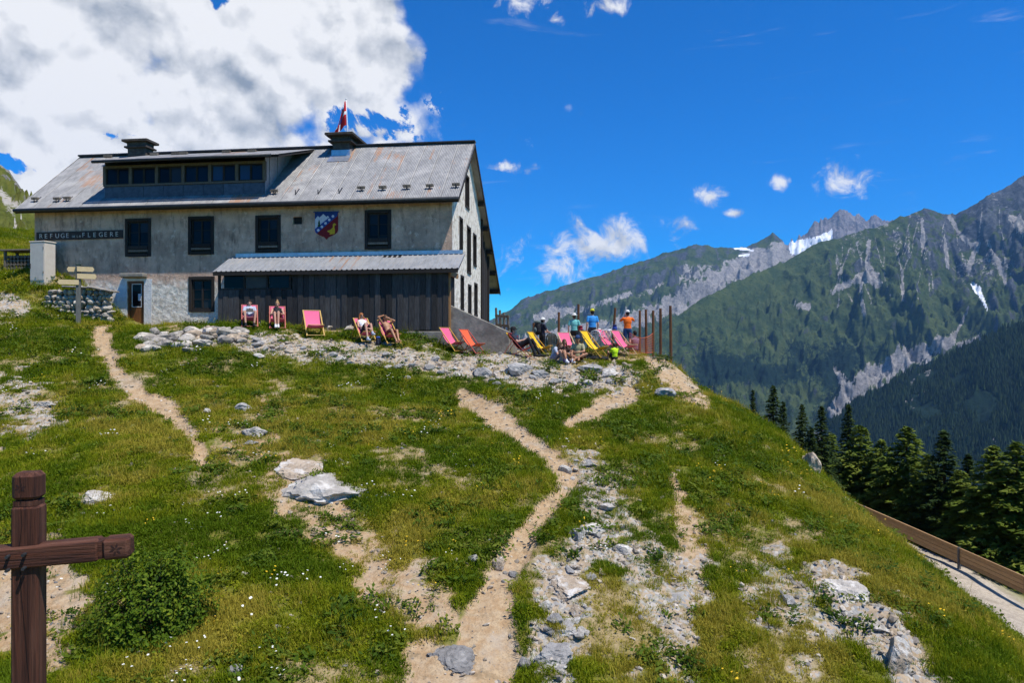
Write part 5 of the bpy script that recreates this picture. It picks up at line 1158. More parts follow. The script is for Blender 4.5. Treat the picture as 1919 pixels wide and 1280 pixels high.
TEAL = flat('teal_shirt', (.16, .50, .47)); BLUE = flat('bright_blue_shirt', (.035, .28, .68)); ORT = flat('orange_shirt', (.88, .16, .012)); NAVY = flat('navy_shorts', (.02, .06, .16)); KHAKI = flat('khaki_shirt', (.36, .33, .18)); HATW = flat('white_hat', (.72, .70, .65)); CAPY = flat('yellow_cap', (.62, .58, .03)); CAPB = flat('blue_cap', (.02, .05, .14))
P_ = gpos(1016, 30.6); hik = person(P_, R(120), 'stand', 'hiker in dark clothes and white hat carrying a large black backpack', DKB, BLK, HAIRD, sc=.98, hat='brim', hatc=HATW, legs='long', shoes=BLK, sleeves='short', over=dict(elbR=(.24, -.12, 1.12), wriR=(.16, -.36, 1.08), elbL=(-.24, -.12, 1.12), wriL=(-.14, -.34, 1.05), hea=(0, -.04, 1.60)))
def backpack(pos, rz, mat, mat2, label, sc=1.):
    o = empty('backpack', pos, rz); o.scale = (sc,) * 3; tag(o, label, 'backpack')
    q = MB(); q.ell((0, 0, .28), (.17, .13, .28), 14); q.ell((0, -.01, .16), (.18, .14, .16), 14); remesh(q.build('bag', mat, o), .014, 3)
    q = MB(); q.ell((0, -.0, .53), (.16, .13, .075), 14); q.build('lid', mat2, o, smooth=True)
    q = MB(); q.ell((0, .12, .2), (.12, .06, .13), 12); q.build('front_pocket', mat2, o, smooth=True)
    for s_ in (-.09, .09): MB().tube([(s_, -.10, .50), (s_, -.19, .42), (s_, -.18, .25), (s_, -.12, .10)], .018, 6).build('strap', mat, o, smooth=True)
    return o
bk = Matrix.Translation(P_) @ Matrix.Rotation(R(120), 4, 'Z')
backpack(bk @ Vector((0, .25, .92)), R(120), BLK, flat('grey_green_nylon', (.10, .13, .12)), 'large black trekking backpack on the back of the standing hiker', 1.1)
person(gpos(1076, 30.4), R(175), 'stand', 'person seen from behind in a teal shirt and white sun hat', TEAL, BLK, HAIRM, sc=.97, hat='brim', hatc=HATW, shoes=BLK, fem=True, over=dict(elbL=(-.26, .02, 1.14), elbR=(.26, .02, 1.14)))
person(gpos(1110, 30.2), R(190), 'stand', 'person seen from behind in a bright blue shirt and yellow cap', BLUE, DKB, HAIRD, sc=1.03, hat='cap', hatc=CAPY, shoes=BLK)
person(gpos(1176, 29.4), R(185), 'stand', 'person seen from behind in an orange shirt and white cap', ORT, NAVY, HAIRD, sc=1.0, hat='cap', hatc=HATW, shoes=BLK, over=dict(elbL=(-.32, -.12, 1.32), wriL=(-.08, -.22, 1.52), elbR=(.30, -.12, 1.30), wriR=(.08, -.22, 1.50)))
person(gpos(1036, 26.9), R(60), 'ground', 'person bent forward in a blue grey top sitting on the grass', GREYB, flat('striped_shorts', (.30, .24, .32)), HAIRM, sc=1.0, shoes=flat('purple_shoe', (.12, .08, .2)), longhair=True, over=dict(che=(0, -.12, .42), nec=(0, -.24, .56), hea=(0, -.33, .66), shoR=(.17, -.18, .52), shoL=(-.17, -.18, .52), elbR=(.24, -.32, .32), elbL=(-.24, -.32, .32)))
person(gpos(1056, 26.9), R(20), 'ground', 'brown haired person in dark clothes sitting between two others on the ground', flat('dark_brown_top', (.05, .025, .02)), PALEB, HAIRM, sc=1.0, skin=SKIN_T, shoes=WHT, longhair=True)
person(gpos(1083, 26.8), R(-12), 'ground', 'person in a khaki shirt and blue cap sitting cross legged', KHAKI, MAROON, HAIRD, sc=1.06, skin=SKIN_T, hat='cap', hatc=CAPB, over=dict(kneR=(.34, -.28, .26), kneL=(-.34, -.28, .26), ankR=(-.08, -.46, .08), ankL=(.08, -.42, .10), wriR=(.12, -.30, .34), wriL=(-.12, -.30, .34)))
person(gpos(1152, 27.0), R(200), 'ground', 'dark haired person in a neon yellow vest crouching at the terrace edge', flat('neon_vest', (.55, .80, .01)), BLK, HAIRD, sc=.72, shoes=BLK)
person(gpos(1190, 30.2), R(210), 'ground', 'dark haired person sitting behind the orange safety net', flat('mauve_top', (.22, .12, .18)), DKB, HAIRD, sc=1.0, shoes=BLK, over=dict(hea=(0, -.02, .86), nec=(0, 0, .70)))
# ------------------------------------------------------------------ bags, tables and plastic chairs on the terrace
backpack(gpix(709, 647) + Vector((0, 0, -.03)), R(20), DKB, flat('royal_blue_nylon', (.02, .06, .30)), 'small dark blue backpack on the ground between the two sunbathing women', .62)
pc = gpos(1088, 29.6)
backpack(Vector((pc.x, pc.y, pc.z + .73)), R(160), flat('crimson_nylon', (.30, .015, .03)), flat('crimson_nylon2', (.22, .012, .025)), 'crimson backpack on the table beside the teal shirted person', .62)
pc2 = gpos(1152, 30.0); backpack(Vector((pc2.x, pc2.y, pc2.z + .73)), R(170), flat('cobalt_nylon', (.012, .05, .32)), flat('navy_nylon', (.01, .02, .09)), 'cobalt blue backpack on the table beside the leaning post', .64)
p = gpix(1121, 676); bgm = MB(); bgm.ell((0, 0, .09), (.36, .16, .11), 14); bgm.ell((.22, 0, .08), (.2, .13, .10), 12); bgm.ell((-.24, .02, .07), (.16, .12, .08), 12)
bo = remesh(bgm.build('duffel_bag', BLK, None), .02, 4); bo.location = p; tag(bo, 'black duffel bag lying flat at the edge of the terrace', 'bag')
def table(pos, rz, l, w, label, topm):
    o = empty('terrace_table', pos, rz); tag(o, label, 'table')
    for i in range(4): MB().box(-l / 2, l / 2, -w / 2 + i * w / 4 + .006, -w / 2 + (i + 1) * w / 4 - .006, .695, .73).build('plank', topm, o)
    for a in (-1, 1):
        for b in (-1, 1): MB().bar((a * (l / 2 - .12), b * (w / 2 - .08), 0), (a * (l / 2 - .16), b * (w / 2 - .14), .69), .06, .06).build('leg', topm, o)
        MB().bar((a * (l / 2 - .16), -w / 2 + .1, .66), (a * (l / 2 - .16), w / 2 - .1, .66), .05, .06).build('rail', topm, o)
    return o
TANW = pm('tan_table_wood', (.50, .33, .20), (.40, .26, .15), .6, 8, .2, .003, stretch=(.6, 5, 5))
t1 = table(gpos(1138, 30.1), R(-3), 1.9, .75, 'tan wooden table carrying bags behind the pink deck chairs', TANW)
t2 = table(gpos(1060, 30.0), R(4), 1.7, .75, 'tan wooden table behind the white garden chairs', TANW)
for (x, y, a, b, lab, col, hgt_) in ((-.35, 0, .10, .09, 'small white paper bag on the tan table', (.75, .73, .7), .18), (-.12, .05, .15, .10, 'straw coloured sun hat on the tan table', (.6, .42, .18), .09), (.12, -.05, .13, .09, 'crumpled white bag beside the cobalt backpack on the table', (.7, .7, .72), .15)):
    q = MB(); q.ell((0, 0, hgt_ * .5), (a, b, hgt_ * .55), 10); q.ell((a * .4, 0, hgt_ * .4), (a * .6, b * .8, hgt_ * .4), 10)
    if 'hat' in lab: q.ell((0, 0, .012), (a * 1.6, b * 1.9, .014), 14)
    w_ = remesh(q.build('sun_hat' if 'hat' in lab else 'paper_bag', flat('tabletop_' + str(int(x * 100)), col), None), .014, 2); w_.location = t1.matrix_world @ Vector((x, y, 0)) if False else Vector(t1.location) + Vector((x, y, .735)); tag(w_, lab, 'hat' if 'hat' in lab else 'bag')
def plastic_chair(pos, rz, mat, label, mesh_back=None):
    o = empty('garden_chair', pos, rz); tag(o, label, 'garden chair', 'plastic garden chairs on the terrace')
    MB().box(-.24, .24, -.23, .22, .41, .435).build('seat', mat, o, bevel=.01)
    for a in (-1, 1):
        MB().tube([(a * .25, -.24, 0), (a * .235, -.22, .42), (a * .26, -.20, .63), (a * .25, .18, .65)], .018, 6).build('front_leg', mat, o, smooth=True)
        MB().tube([(a * .24, .27, 0), (a * .22, .22, .42), (a * .20, .30, .80)], .018, 6).build('rear_leg', mat, o, smooth=True)
    q = MB(); q.tube([(-.22, .23, .44), (-.22, .29, .72), (-.15, .315, .86), (0, .32, .90), (.15, .315, .86), (.22, .29, .72), (.22, .23, .44)], .02, 6); q.build('back_frame', mat, o, smooth=True)
    for i in range(5): x = -.14 + i * .07; MB().bar((x, .24, .44), (x, .315, .84 + .03 * (1 - abs(i - 2) / 2)), .028 if not mesh_back else .062, .008, upv=(0, 1, 0)).build('back_slat', mesh_back or mat, o)
    return o
GREENP = flat('dark_green_plastic', (.012, .04, .03), .4); WHITEP = flat('white_plastic', (.72, .72, .70), .4); MINTP = flat('mint_plastic', (.42, .56, .45), .4); MESHG = flat('grey_green_mesh', (.16, .20, .16))
plastic_chair(gpos(1035, 29.2), R(170), GREENP, 'dark green garden chair with mesh back beside the hiker', MESHG)
plastic_chair(gpos(1047, 29.4), R(200), WHITEP, 'white garden chair right of the dark green one')
plastic_chair(gpos(1061, 29.4), R(165), MINTP, 'mint green garden chair left of the teal shirted person')
plastic_chair(gpos(1093, 28.9), R(165), GREENP, 'dark green garden chair below the crimson backpack', MESHG)
plastic_chair(gpos(1121, 29.0), R(150), WHITEP, 'white garden chair between the yellow and pink deck chairs')
plastic_chair(gpos(1131, 29.3), R(190), WHITEP, 'white garden chair behind the pink deck chairs')
# posts, net, leaning lattice
RUST = pm('rusty_post_wood', (.15, .065, .028), (.085, .038, .018), .8, 6, .4, .004, stretch=(5, 5, .5), obvar=.15)
for px, y0, y1, d, tl, lab in [(1000, 605, 652, 30.8, 0, 'short brown post behind the backpack of the hiker'), (1047, 585, 640, 31.5, .6, 'brown post above the dark green garden chair'), (1084, 570, 640, 31.6, 0, 'brown post just right of the teal shirted person'),
                              (1150, 577, 640, 31.5, 4.5, 'leaning brown post between the blue and orange shirted people'), (1199, 582, 645, 31, 0, 'brown post right of the orange shirted person, first of the row at the net'), (1211, 580, 645, 30.6, -.8, 'second brown post of the row at the net'),
                              (1224, 582, 650, 30, 0, 'brown post at the end of the orange net'), (1238, 578, 662, 28.6, -.3, 'tall brown post at the leafy corner of the terrace'), (1257, 573, 684, 27.6, -.8, 'tallest brown post, outermost on the drop at the terrace edge')]:
    x = (px - CX) / F * d; zt2 = (CY - y0) / F * d; zg = min(gz(x, d), (CY - y1) / F * d)
    o = MB().tube([(0, 0, -.4), (math.tan(R(tl)) * (zt2 - zg) * .5, 0, (zt2 - zg) * .5), (math.tan(R(tl)) * (zt2 - zg), 0, zt2 - zg)], [.062, .058, .055], 9).build('fence_post', RUST, None, smooth=False)
    o.location = (x - math.tan(R(tl)) * (zt2 - zg) * .5, d, zg); tag(o, lab, 'post', 'posts around the terrace')
NETM = flat('orange_net', (.62, .13, .05)); q = MB(); NX, NZ = 20, 7
na, nb_ = gpos(1180, 28.6), gpos(1225, 29.9); nb_.z = na.z
def netp(u_, v_): p = na.lerp(nb_, u_); sag = .22 * math.sin(math.pi * u_); return p + Vector((0, .12 * math.sin(u_ * 7), .05 + v_ * (.85 - sag)))
for i in range(NX + 1): q.tube([netp(i / NX, t / 6) - na for t in range(7)], .0045, 4, caps=False)
for j in range(NZ + 1): q.tube([netp(t / 16, j / NZ) - na for t in range(17)], .0045 if 0 < j < NZ else .012, 4, caps=False)
no = q.build('safety_net', NETM, None, recalc=False); no.location = na; tag(no, 'sagging orange safety net between the posts at the terrace corner', 'net')
lp = gpos(945, 30.5); lat = empty('wooden_lattice', lp, R(-60)); tag(lat, 'leaning wooden lattice panel at the foot of the sloping wall', 'lattice panel')
lt = (CY - 576) / F * 30.5 - lp.z
for i in range(4): MB().bar((-.55 + i * .36, 0, -.1), (-.55 + i * .36, -.12, lt - .12 * i), .11, .06).build('upright', WOOD_G, lat)
for i in range(5): z = .25 + i * (lt - .6) / 4; MB().bar((-.62, -.03 - .02 * i, z), (.62, -.03 - .02 * i, z - .1), .05, .11).build('slat', WOOD_G, lat)
fpx = gpos(972, 29.4); fo = empty('striped_tape_flag', fpx); tag(fo, 'small red and white striped marker flag behind the dark dressed person', 'flag')
MB().tube([(0, 0, -.1), (.03, 0, .95)], .012, 6).build('stick', WHT, fo); 
for i in range(4): MB().box(-.02 - .07 * (i + 1), -.02 - .07 * i, -.004, .004, .50 + .03 * i, .92 - .06 * i).build('stripe', WHT if i % 2 else flat('stripe_red', (.5, .05, .06)), fo)
# wooden road barrier
bw = empty('road_barrier', (29.4, 46, -15.2)); tag(bw, 'long brown wooden plank barrier along the gravel road below', 'barrier')
BARR = pm('barrier_wood', (.40, .245, .12), (.29, .17, .08), .75, 5, .3, .006, stretch=(5, .5, 5), obvar=.18)
pts = [(31.0, 28.), (30.4, 34.), (30.0, 40.), (29.5, 45.), (29.0, 50.), (28.4, 55.), (27.6, 60.)]
def rise(y): return np.interp(y, [28, 40, 52, 60], [-14.95, -14.85, -14.5, -14.2])
for (xa, ya), (xb, yb) in zip(pts[:-1], pts[1:]):
    for r_ in range(4):
        MB().bar((xa - 29.4, ya - 46 + .01, rise(ya) + 15.2 + .17 + r_ * .255), (xb - 29.4, yb - 46 - .01, rise(yb) + 15.2 + .17 + r_ * .255), .06 + .008 * (r_ % 2), .235).build('plank', BARR, bw)
    if ya in (34., 45., 55.): MB().box(xa - 29.4 - .04 - .08, xa - 29.4 + .06, ya - 46 - .05, ya - 46 + .05, rise(ya) + 14.6, rise(ya) + 15.2 + 1.12).build('post', pm('barrier_post_steel', (.12, .115, .11), (.08, .075, .07), .6), bw)
    MB().bar((xa - 29.4, ya - 46, rise(ya) + 16.26), (xb - 29.4, yb - 46, rise(yb) + 16.26), .12, .05).build('top_rail', BARR, bw)
# ------------------------------------------------------------------ boulders: the ones you can point at
def boulder(px, py, w, h, mat, label, seed, dip=.35, ell=1.0):
    """w, h: the size it shows; low broad ones are outcrops that follow the slope"""
    p = gpix(px, py + h * .30); k2 = p.y / F; rx = w * k2 / 2; rz_ = max(h * k2 / 2, rx * .3); low = w > 75
    me = crag('boulder', seed, 4, 12, .26 if low else .16, 2.3 if low else 1.7); me.materials.append(mat)
    if low: ry = rx * 1.0; rz2 = min(rz_, rx * .40); tl = R(14); sink = -rz2 * .10
    else: ry = rx * ell; rz2 = rz_; tl = random.uniform(-.1, .1); sink = rz2 * .42
    o = link('boulder', me, None, None, (p.x, p.y + ry * .55, p.z + sink + (ry * .1 if low else 0)), (tl, random.uniform(-.12, .12), random.uniform(-.4, .4)), (rx * 1.1, ry, rz2 * 1.2)); tag(o, label, 'rock', 'boulders on the grassy slope'); return o
for i, a in enumerate([
    (173, 937, 66, 30, ROCKP, 'long white rock lying in the grass behind the cross'), (470, 811, 54, 30, ROCKP, 'pale wedge shaped rock in the grass right of the left footpath'), (455, 764, 36, 18, ROCKG, 'flat grey rock above the pale wedge shaped one'), (466, 832, 30, 11, ROCKG, 'thin flat rock just below the pale wedge shaped one'),
    (386, 772, 20, 11, ROCKP, 'small pale rock beside the left footpath'), (558, 880, 92, 44, ROCKB, 'ochre outcrop at the top of the bare earth patch'), (592, 922, 150, 80, ROCKP, 'broad white streaked outcrop in the bare earth patch'),
    (1066, 1190, 96, 56, ROCKG, 'large cracked grey slab right of the main path at the bottom'), (1040, 1232, 84, 54, ROCKG, 'lower grey slab touching the bottom of the large cracked one'), (1116, 995, 58, 24, ROCKP, 'narrow pale rock sloping down in the stony strip'), (1082, 1006, 34, 26, ROCKG, 'grey rock left of the narrow pale one in the stony strip'),
    (1068, 1108, 76, 28, ROCKB, 'brownish flat rock across the stony strip'), (1022, 1142, 34, 24, ROCKP, 'bright white angular stone beside the main path'), (1042, 1166, 32, 22, ROCKG, 'grey block above the large cracked slab'), (935, 1060, 26, 38, ROCKB, 'upright cream stone standing in the main path'),
    (961, 1079, 22, 16, ROCKG, 'small grey stone in the path right of the cream one'), (889, 1050, 24, 20, ROCKG, 'grey stone at the grassy edge left of the cream one'), (1592, 1106, 96, 56, ROCKP, 'long grey white rock on the right hand slope'), (1636, 1166, 76, 46, ROCKP, 'second pale rock below the long grey white one'),
    (1692, 1240, 60, 70, ROCKB, 'pale rust stained rock near the lower right corner'), (1526, 868, 46, 66, ROCKB, 'rust and white rock on the skyline above the larches'), (1251, 738, 46, 22, ROCKG, 'thin grey ledge near the gravel slope at the terrace corner'), (1102, 872, 42, 14, ROCKG, 'flat grey stone at the fork of the main path'),
    (972, 694, 60, 26, ROCKG, 'largest blue grey boulder in the rubble bank'), (1012, 700, 44, 22, ROCKG, 'blue grey boulder right of the largest in the rubble bank'), (1108, 692, 50, 20, ROCKG, 'dark slanting slab in the rubble bank under the terrace'), (1142, 700, 40, 20, ROCKP, 'pale block in the rubble bank under the yellow chair'),
    (902, 700, 44, 24, ROCKG, 'grey block in the rubble bank under the orange chair'), (620, 615, 24, 14, ROCKB, 'rounded ochre rock by the annex wall'), (652, 617, 24, 13, ROCKB, 'second rounded ochre rock by the annex wall'), (458, 1081, 16, 12, ROCKP, 'small white stone in the grass right of the bush'),
    (440, 1260, 30, 18, ROCKG, 'grey stone at the bottom edge right of the bush'), (850, 1245, 90, 50, ROCKG, 'rough grey outcrop at the bottom of the main path'), (1480, 1128, 40, 22, ROCKG, 'grey stone left of the long grey white rock'), (1170, 1035, 40, 20, ROCKP, 'pale stone at the right side of the stony strip'),
    (80, 760, 40, 14, ROCKP, 'pale stone in the meadow at the left edge'), (1060, 880, 26, 18, ROCKP, 'white stone at the corner of the main path'), (1140, 955, 40, 16, ROCKP, 'pale flat stone high in the stony strip')]):
    boulder(*a[:4], a[4], a[5], 500 + i * 13, ell=.9)
# stones one can still count in the rubble bank and on the stony strip
MID = [with_mat(me, m) for m in (ROCKP, ROCKG, ROCKB, ROCKG) for me in RK]
def scatter_stones(n, pts, lab, grp, wmin, wmax):
    c = 0
    while c < n:
        i = random.randrange(len(pts) - 1); t = random.random(); (x0, y0, w0), (x1, y1, w1) = pts[i], pts[i + 1]
        px = x0 + (x1 - x0) * t + random.gauss(0, .5) * (w0 if w0 else 1) * .8; py = y0 + (y1 - y0) * t + random.gauss(0, .45) * w0
        p = gpix(px, py); w = random.uniform(wmin, wmax) * random.uniform(.7, 1)
        mi = random.randrange(len(MID)); tone = ('pale', 'grey', 'ochre', 'grey')[mi // len(RK)]; o = link('stone', MID[mi], None, None, p + Vector((0, 0, w * .08)), (random.uniform(-.4, .4), random.uniform(-.4, .4), random.uniform(0, 6)), (w, w * random.uniform(.6, 1), w * random.uniform(.3, .55))); tag(o, lab(tone, px, py, w), 'stone', grp); c += 1
scatter_stones(70, [(480, 648, 16), (560, 658, 20), (700, 680, 26), (850, 695, 28), (960, 706, 30), (1080, 716, 32), (1175, 722, 24)], lambda tn, px, py, w: ('large' if w > .2 else 'small') + ' loose ' + tn + ' stone in the rubble bank below ' + ('the two seated readers' if px < 550 else 'the empty pink deck chair' if px < 640 else 'the two sunbathers' if px < 790 else 'the orange deck chair' if px < 930 else 'the people on the terrace'), 'loose stones of the rubble bank', .12, .34)
scatter_stones(60, [(1090, 872, 40), (1130, 930, 50), (1120, 1010, 62), (1085, 1080, 66), (1050, 1160, 62), (1040, 1260, 50)], lambda tn, px, py, w: ('large' if w > .1 else 'small') + ' loose ' + tn + ' stone in the ' + ('upper' if py < 960 else 'middle' if py < 1110 else 'lower') + ' stony strip right of the main path', 'loose stones of the stony strip', .05, .16)
# ------------------------------------------------------------------ rubble, grass, flowers: uncountable, instanced on points
def tri_mesh(name, V, Fc, mats): me = bpy.data.meshes.new(name); me.from_pydata(V, [], Fc); me.update(); [me.materials.append(m) for m in mats]; return me
def foliage_mat(name, cols, trans=.35, inst=True, rough=.6):
    m = bpy.data.materials.new(name); m.use_nodes = True; t = NT(m.node_tree); m.node_tree.nodes.clear()
    tv = t.attr('tint', 'INSTANCER' if inst else 'GEOMETRY'); c = t.mix(t.ss(tv, 0, .5), cols[0], cols[1]); c = t.mix(t.ss(tv, .5, 1.), c, cols[2])
    b = t.add('ShaderNodeBsdfPrincipled'); t.put(b.inputs['Base Color'], c); b.inputs['Roughness'].default_value = rough; b.inputs['Specular IOR Level'].default_value = .06
    tr = t.add('ShaderNodeBsdfTranslucent'); t.put(tr.inputs['Color'], t.mix(.5, c, (.9, 1., .3), 'MULTIPLY')); mx = t.add('ShaderNodeMixShader'); mx.inputs[0].default_value = trans
    t.l.new(b.outputs[0], mx.inputs[1]); t.l.new(tr.outputs[0], mx.inputs[2]); o = t.add('ShaderNodeOutputMaterial'); t.l.new(mx.outputs[0], o.inputs[0]); MATS[name] = m; return m
def scatter(name, P, rot, scl, tint, protos, label, cat, pick=None):
    me = bpy.data.meshes.new(name); me.vertices.add(len(P)); me.vertices.foreach_set('co', np.asarray(P, np.float32).ravel())
    at = me.attributes.new('rot', 'FLOAT_VECTOR', 'POINT'); at.data.foreach_set('vector', np.asarray(rot, np.float32).ravel())
    at = me.attributes.new('scl', 'FLOAT_VECTOR', 'POINT'); at.data.foreach_set('vector', np.asarray(scl, np.float32).ravel())
    fattr(me, 'tint', tint); at = me.attributes.new('pick', 'INT', 'POINT'); at.data.foreach_set('value', np.asarray(pick if pick is not None else RNG.integers(0, len(protos), len(P)), np.int32))
    o = link(name, me); tag(o, label, cat, kind='stuff')
    ng = bpy.data.node_groups.new(name + '_scatter', 'GeometryNodeTree'); ng.interface.new_socket('Geometry', in_out='INPUT', socket_type='NodeSocketGeometry'); ng.interface.new_socket('Geometry', in_out='OUTPUT', socket_type='NodeSocketGeometry')
    N_ = ng.nodes; L_ = ng.links; gi_ = N_.new('NodeGroupInput'); go_ = N_.new('NodeGroupOutput'); ip = N_.new('GeometryNodeInstanceOnPoints'); jo = N_.new('GeometryNodeJoinGeometry')
    for pm_ in reversed(protos):
        ob = bpy.data.objects.new(name + '_piece', pm_); oi = N_.new('GeometryNodeObjectInfo'); oi.inputs['Object'].default_value = ob; gi2 = N_.new('GeometryNodeGeometryToInstance'); L_.new(oi.outputs['Geometry'], gi2.inputs[0]); L_.new(gi2.outputs[0], jo.inputs[0])
    def na_(n, t): q = N_.new('GeometryNodeInputNamedAttribute'); q.data_type = t; q.inputs['Name'].default_value = n; return q.outputs['Attribute']
    er = N_.new('FunctionNodeEulerToRotation'); L_.new(na_('rot', 'FLOAT_VECTOR'), er.inputs[0])
    L_.new(gi_.outputs[0], ip.inputs['Points']); L_.new(jo.outputs[0], ip.inputs['Instance']); ip.inputs['Pick Instance'].default_value = True
    L_.new(na_('pick', 'INT'), ip.inputs['Instance Index']); L_.new(er.outputs[0], ip.inputs['Rotation']); L_.new(na_('scl', 'FLOAT_VECTOR'), ip.inputs['Scale']); L_.new(ip.outputs[0], go_.inputs[0])
    md = o.modifiers.new('scatter', 'NODES'); md.node_group = ng; return o
def field_points(n, dens):
    """points on the ground the photograph looks at, thinner with distance"""
    y = RNG.uniform(6.6, 34, n * 2); x = RNG.uniform(-1, 1, n * 2) * (.80 * y + 1.2); x = np.where(x > 13, np.nan, x); k2 = ~np.isnan(x); x, y = x[k2], y[k2]
    z0 = H0(x, y); p, b, s, t, r = zones(x, y, z0); z = z0 + relief(x, y, p, b, s, r); d = dens(p, b, s, t, r, x, y)
    k2 = RNG.random(len(x)) < d; return x[k2], y[k2], z[k2], p[k2], b[k2], s[k2], t[k2]
def tuft(nb, h, spread, w, seed, lean=.5):
    rn = random.Random(seed); V, Fc = [], []
    for i in range(nb):
        a = rn.uniform(0, 6.28); r = spread * math.sqrt(rn.random()); bx, by = r * math.cos(a), r * math.sin(a); hh2 = h * rn.uniform(.5, 1.1); a2 = rn.uniform(0, 6.28); ln = hh2 * rn.uniform(.1, lean)
        d = Vector((math.cos(a2), math.sin(a2), 0)); e_ = Vector((-d.y, d.x, 0)) * w * rn.uniform(.7, 1.3); p0 = Vector((bx, by, -.015)); p1 = p0 + d * ln * .35 + Vector((0, 0, hh2 * .6)); p2 = p0 + d * ln + Vector((0, 0, hh2))
        k2 = len(V); V += [p0 - e_, p0 + e_, p1 + e_ * .7, p1 - e_ * .7, p2]; Fc += [(k2, k2 + 1, k2 + 2, k2 + 3), (k2 + 3, k2 + 2, k2 + 4)]
    return V, Fc
def leafy(nl, h, spread, s_, seed):
    rn = random.Random(seed); V, Fc = [], []
    for i in range(nl):
        c_ = Vector((rn.gauss(0, spread), rn.gauss(0, spread), rn.uniform(0, h))); n = Vector((rn.gauss(0, .6), rn.gauss(0, .6), 1)).normalized(); t1 = n.cross(Vector((rn.random(), rn.random(), .1))).normalized(); t2 = n.cross(t1); q = s_ * rn.uniform(.6, 1.3)
        k2 = len(V); V += [c_ - t1 * q, c_ + t2 * q * .45, c_ + t1 * q, c_ - t2 * q * .45]; Fc += [(k2, k2 + 1, k2 + 2, k2 + 3)]
    return V, Fc
GRM = foliage_mat('meadow_grass', ((.098, .152, .006), (.205, .235, .008), (.36, .30, .04)))
protos = [tri_mesh('grass_tuft', *tuft(26, .085, .09, .0042, 1), [GRM]), tri_mesh('grass_tuft', *tuft(22, .11, .10, .0045, 2, .8), [GRM]), tri_mesh('grass_tuft', *tuft(30, .06, .11, .005, 3, .9), [GRM]), tri_mesh('grass_tuft', *tuft(14, .19, .08, .0034, 4, .6), [GRM]), tri_mesh('grass_tuft', *leafy(26, .04, .06, .022, 5), [GRM])]
def gd(p, b, s, t, r, x, y):
    br = (fbm(x * 2.6, y * 2.6, 4, 400) - .5) * 2.4
    bareness = np.clip(np.maximum.reduce([sstep(p - br * .5, .15, .5), sstep(b - br, .05, .85), .95 * sstep(s - br * .8, .1, .6), .55 * t]), 0, 1); return (1 - bareness) * (1 - r) * np.minimum(1, 9.5 / y + .12) * (y > 6) * ((y < 30.5) | (x < -17.5) & (y < 34) | (x > 0) & (y < 31.5))
x, y, z, p, b, s, t = field_points(125000, gd)
n = len(x); pat = fbm(x * .5, y * .5, 4, 410); pat2 = fbm(x * 1.9, y * 1.9, 3, 420)
tint = np.clip((pat - .5) * 2.5 + (pat2 - .5) * 1.3 + .36 + t * .35 + b * .5 + s * .3 + RNG.normal(0, .16, n) + .16 * sstep(x, 3, 9) + .42 * np.exp(-((x + 5.2) ** 2 + (y - 9.6) ** 2) / 3.5), 0, 1)
long_ = sstep(pat2 + .3 * sstep(x, 4, 8) + RNG.normal(0, .08, n), .56, .72) ; far = (.72 + y / 24)
sc = RNG.uniform(.7, 1.25, n) * far * (.5 + .5 * (1 - t)) * (1 - .45 * np.clip(np.maximum(b, s), 0, 1)); pick = RNG.choice([0, 1, 2, 4], n, p=[.32, .26, .28, .14]); pick = np.where((RNG.random(n) < long_ * .5), 3, pick)
scatter('grass', np.stack([x, y, z], -1), np.stack([RNG.normal(0, .12, n), RNG.normal(0, .12, n), RNG.random(n) * 6.28], -1), np.stack([sc, sc, sc * RNG.uniform(.6, 1.1, n)], -1), tint, protos, 'short alpine meadow grass covering the slope', 'grass', pick)
yl_ = RNG.uniform(30.5, 76, 9000); xl_ = -yl_ * RNG.uniform(.62, .82, 9000); zl_ = H(xl_, yl_); sl_ = RNG.uniform(2., 3.6, 9000)
scatter('hillside_grass', np.stack([xl_, yl_, zl_], -1), np.stack([0 * xl_, 0 * xl_, RNG.random(9000) * 6.28], -1), np.stack([sl_, sl_, sl_ * .8], -1), np.clip(fbm(xl_ * .4, yl_ * .4, 3, 5) * 1.6 - .4 + RNG.normal(0, .12, 9000), 0, 1), protos, 'tall grass on the bank beside the refuge', 'grass')
hm = foliage_mat('herb_leaves', ((.045, .085, .010), (.085, .135, .012), (.15, .18, .02)))
hp = [tri_mesh('herb_rosette', *leafy(46, .09, .07, .034, 50 + i), [hm]) for i in range(3)] + [tri_mesh('dry_stalks', *tuft(9, .30, .07, .0028, 60, .5), [GRM])]
def hd(p, b, s, t, r, x, y): return sstep(fbm(x * .9, y * .9, 4, 460), .50, .66) * (1 - np.clip(p * 2, 0, 1)) * (1 - .7 * np.clip(b + s, 0, 1)) * (1 - r) * ((y < 29.5) | (x < -17.5))
x, y, z, p, b, s, t = field_points(9000, hd); n = len(x); sc = RNG.uniform(.5, 1.35, n) * (.75 + y / 30)
scatter('meadow_herbs', np.stack([x, y, z], -1), np.stack([RNG.normal(0, .15, n), RNG.normal(0, .15, n), RNG.random(n) * 6.28], -1), np.stack([sc, sc, sc], -1), RNG.random(n), hp, 'broad leaved alpine plants and dry stalks among the grass', 'plants', RNG.choice(4, n, p=[.26, .26, .26, .22]))
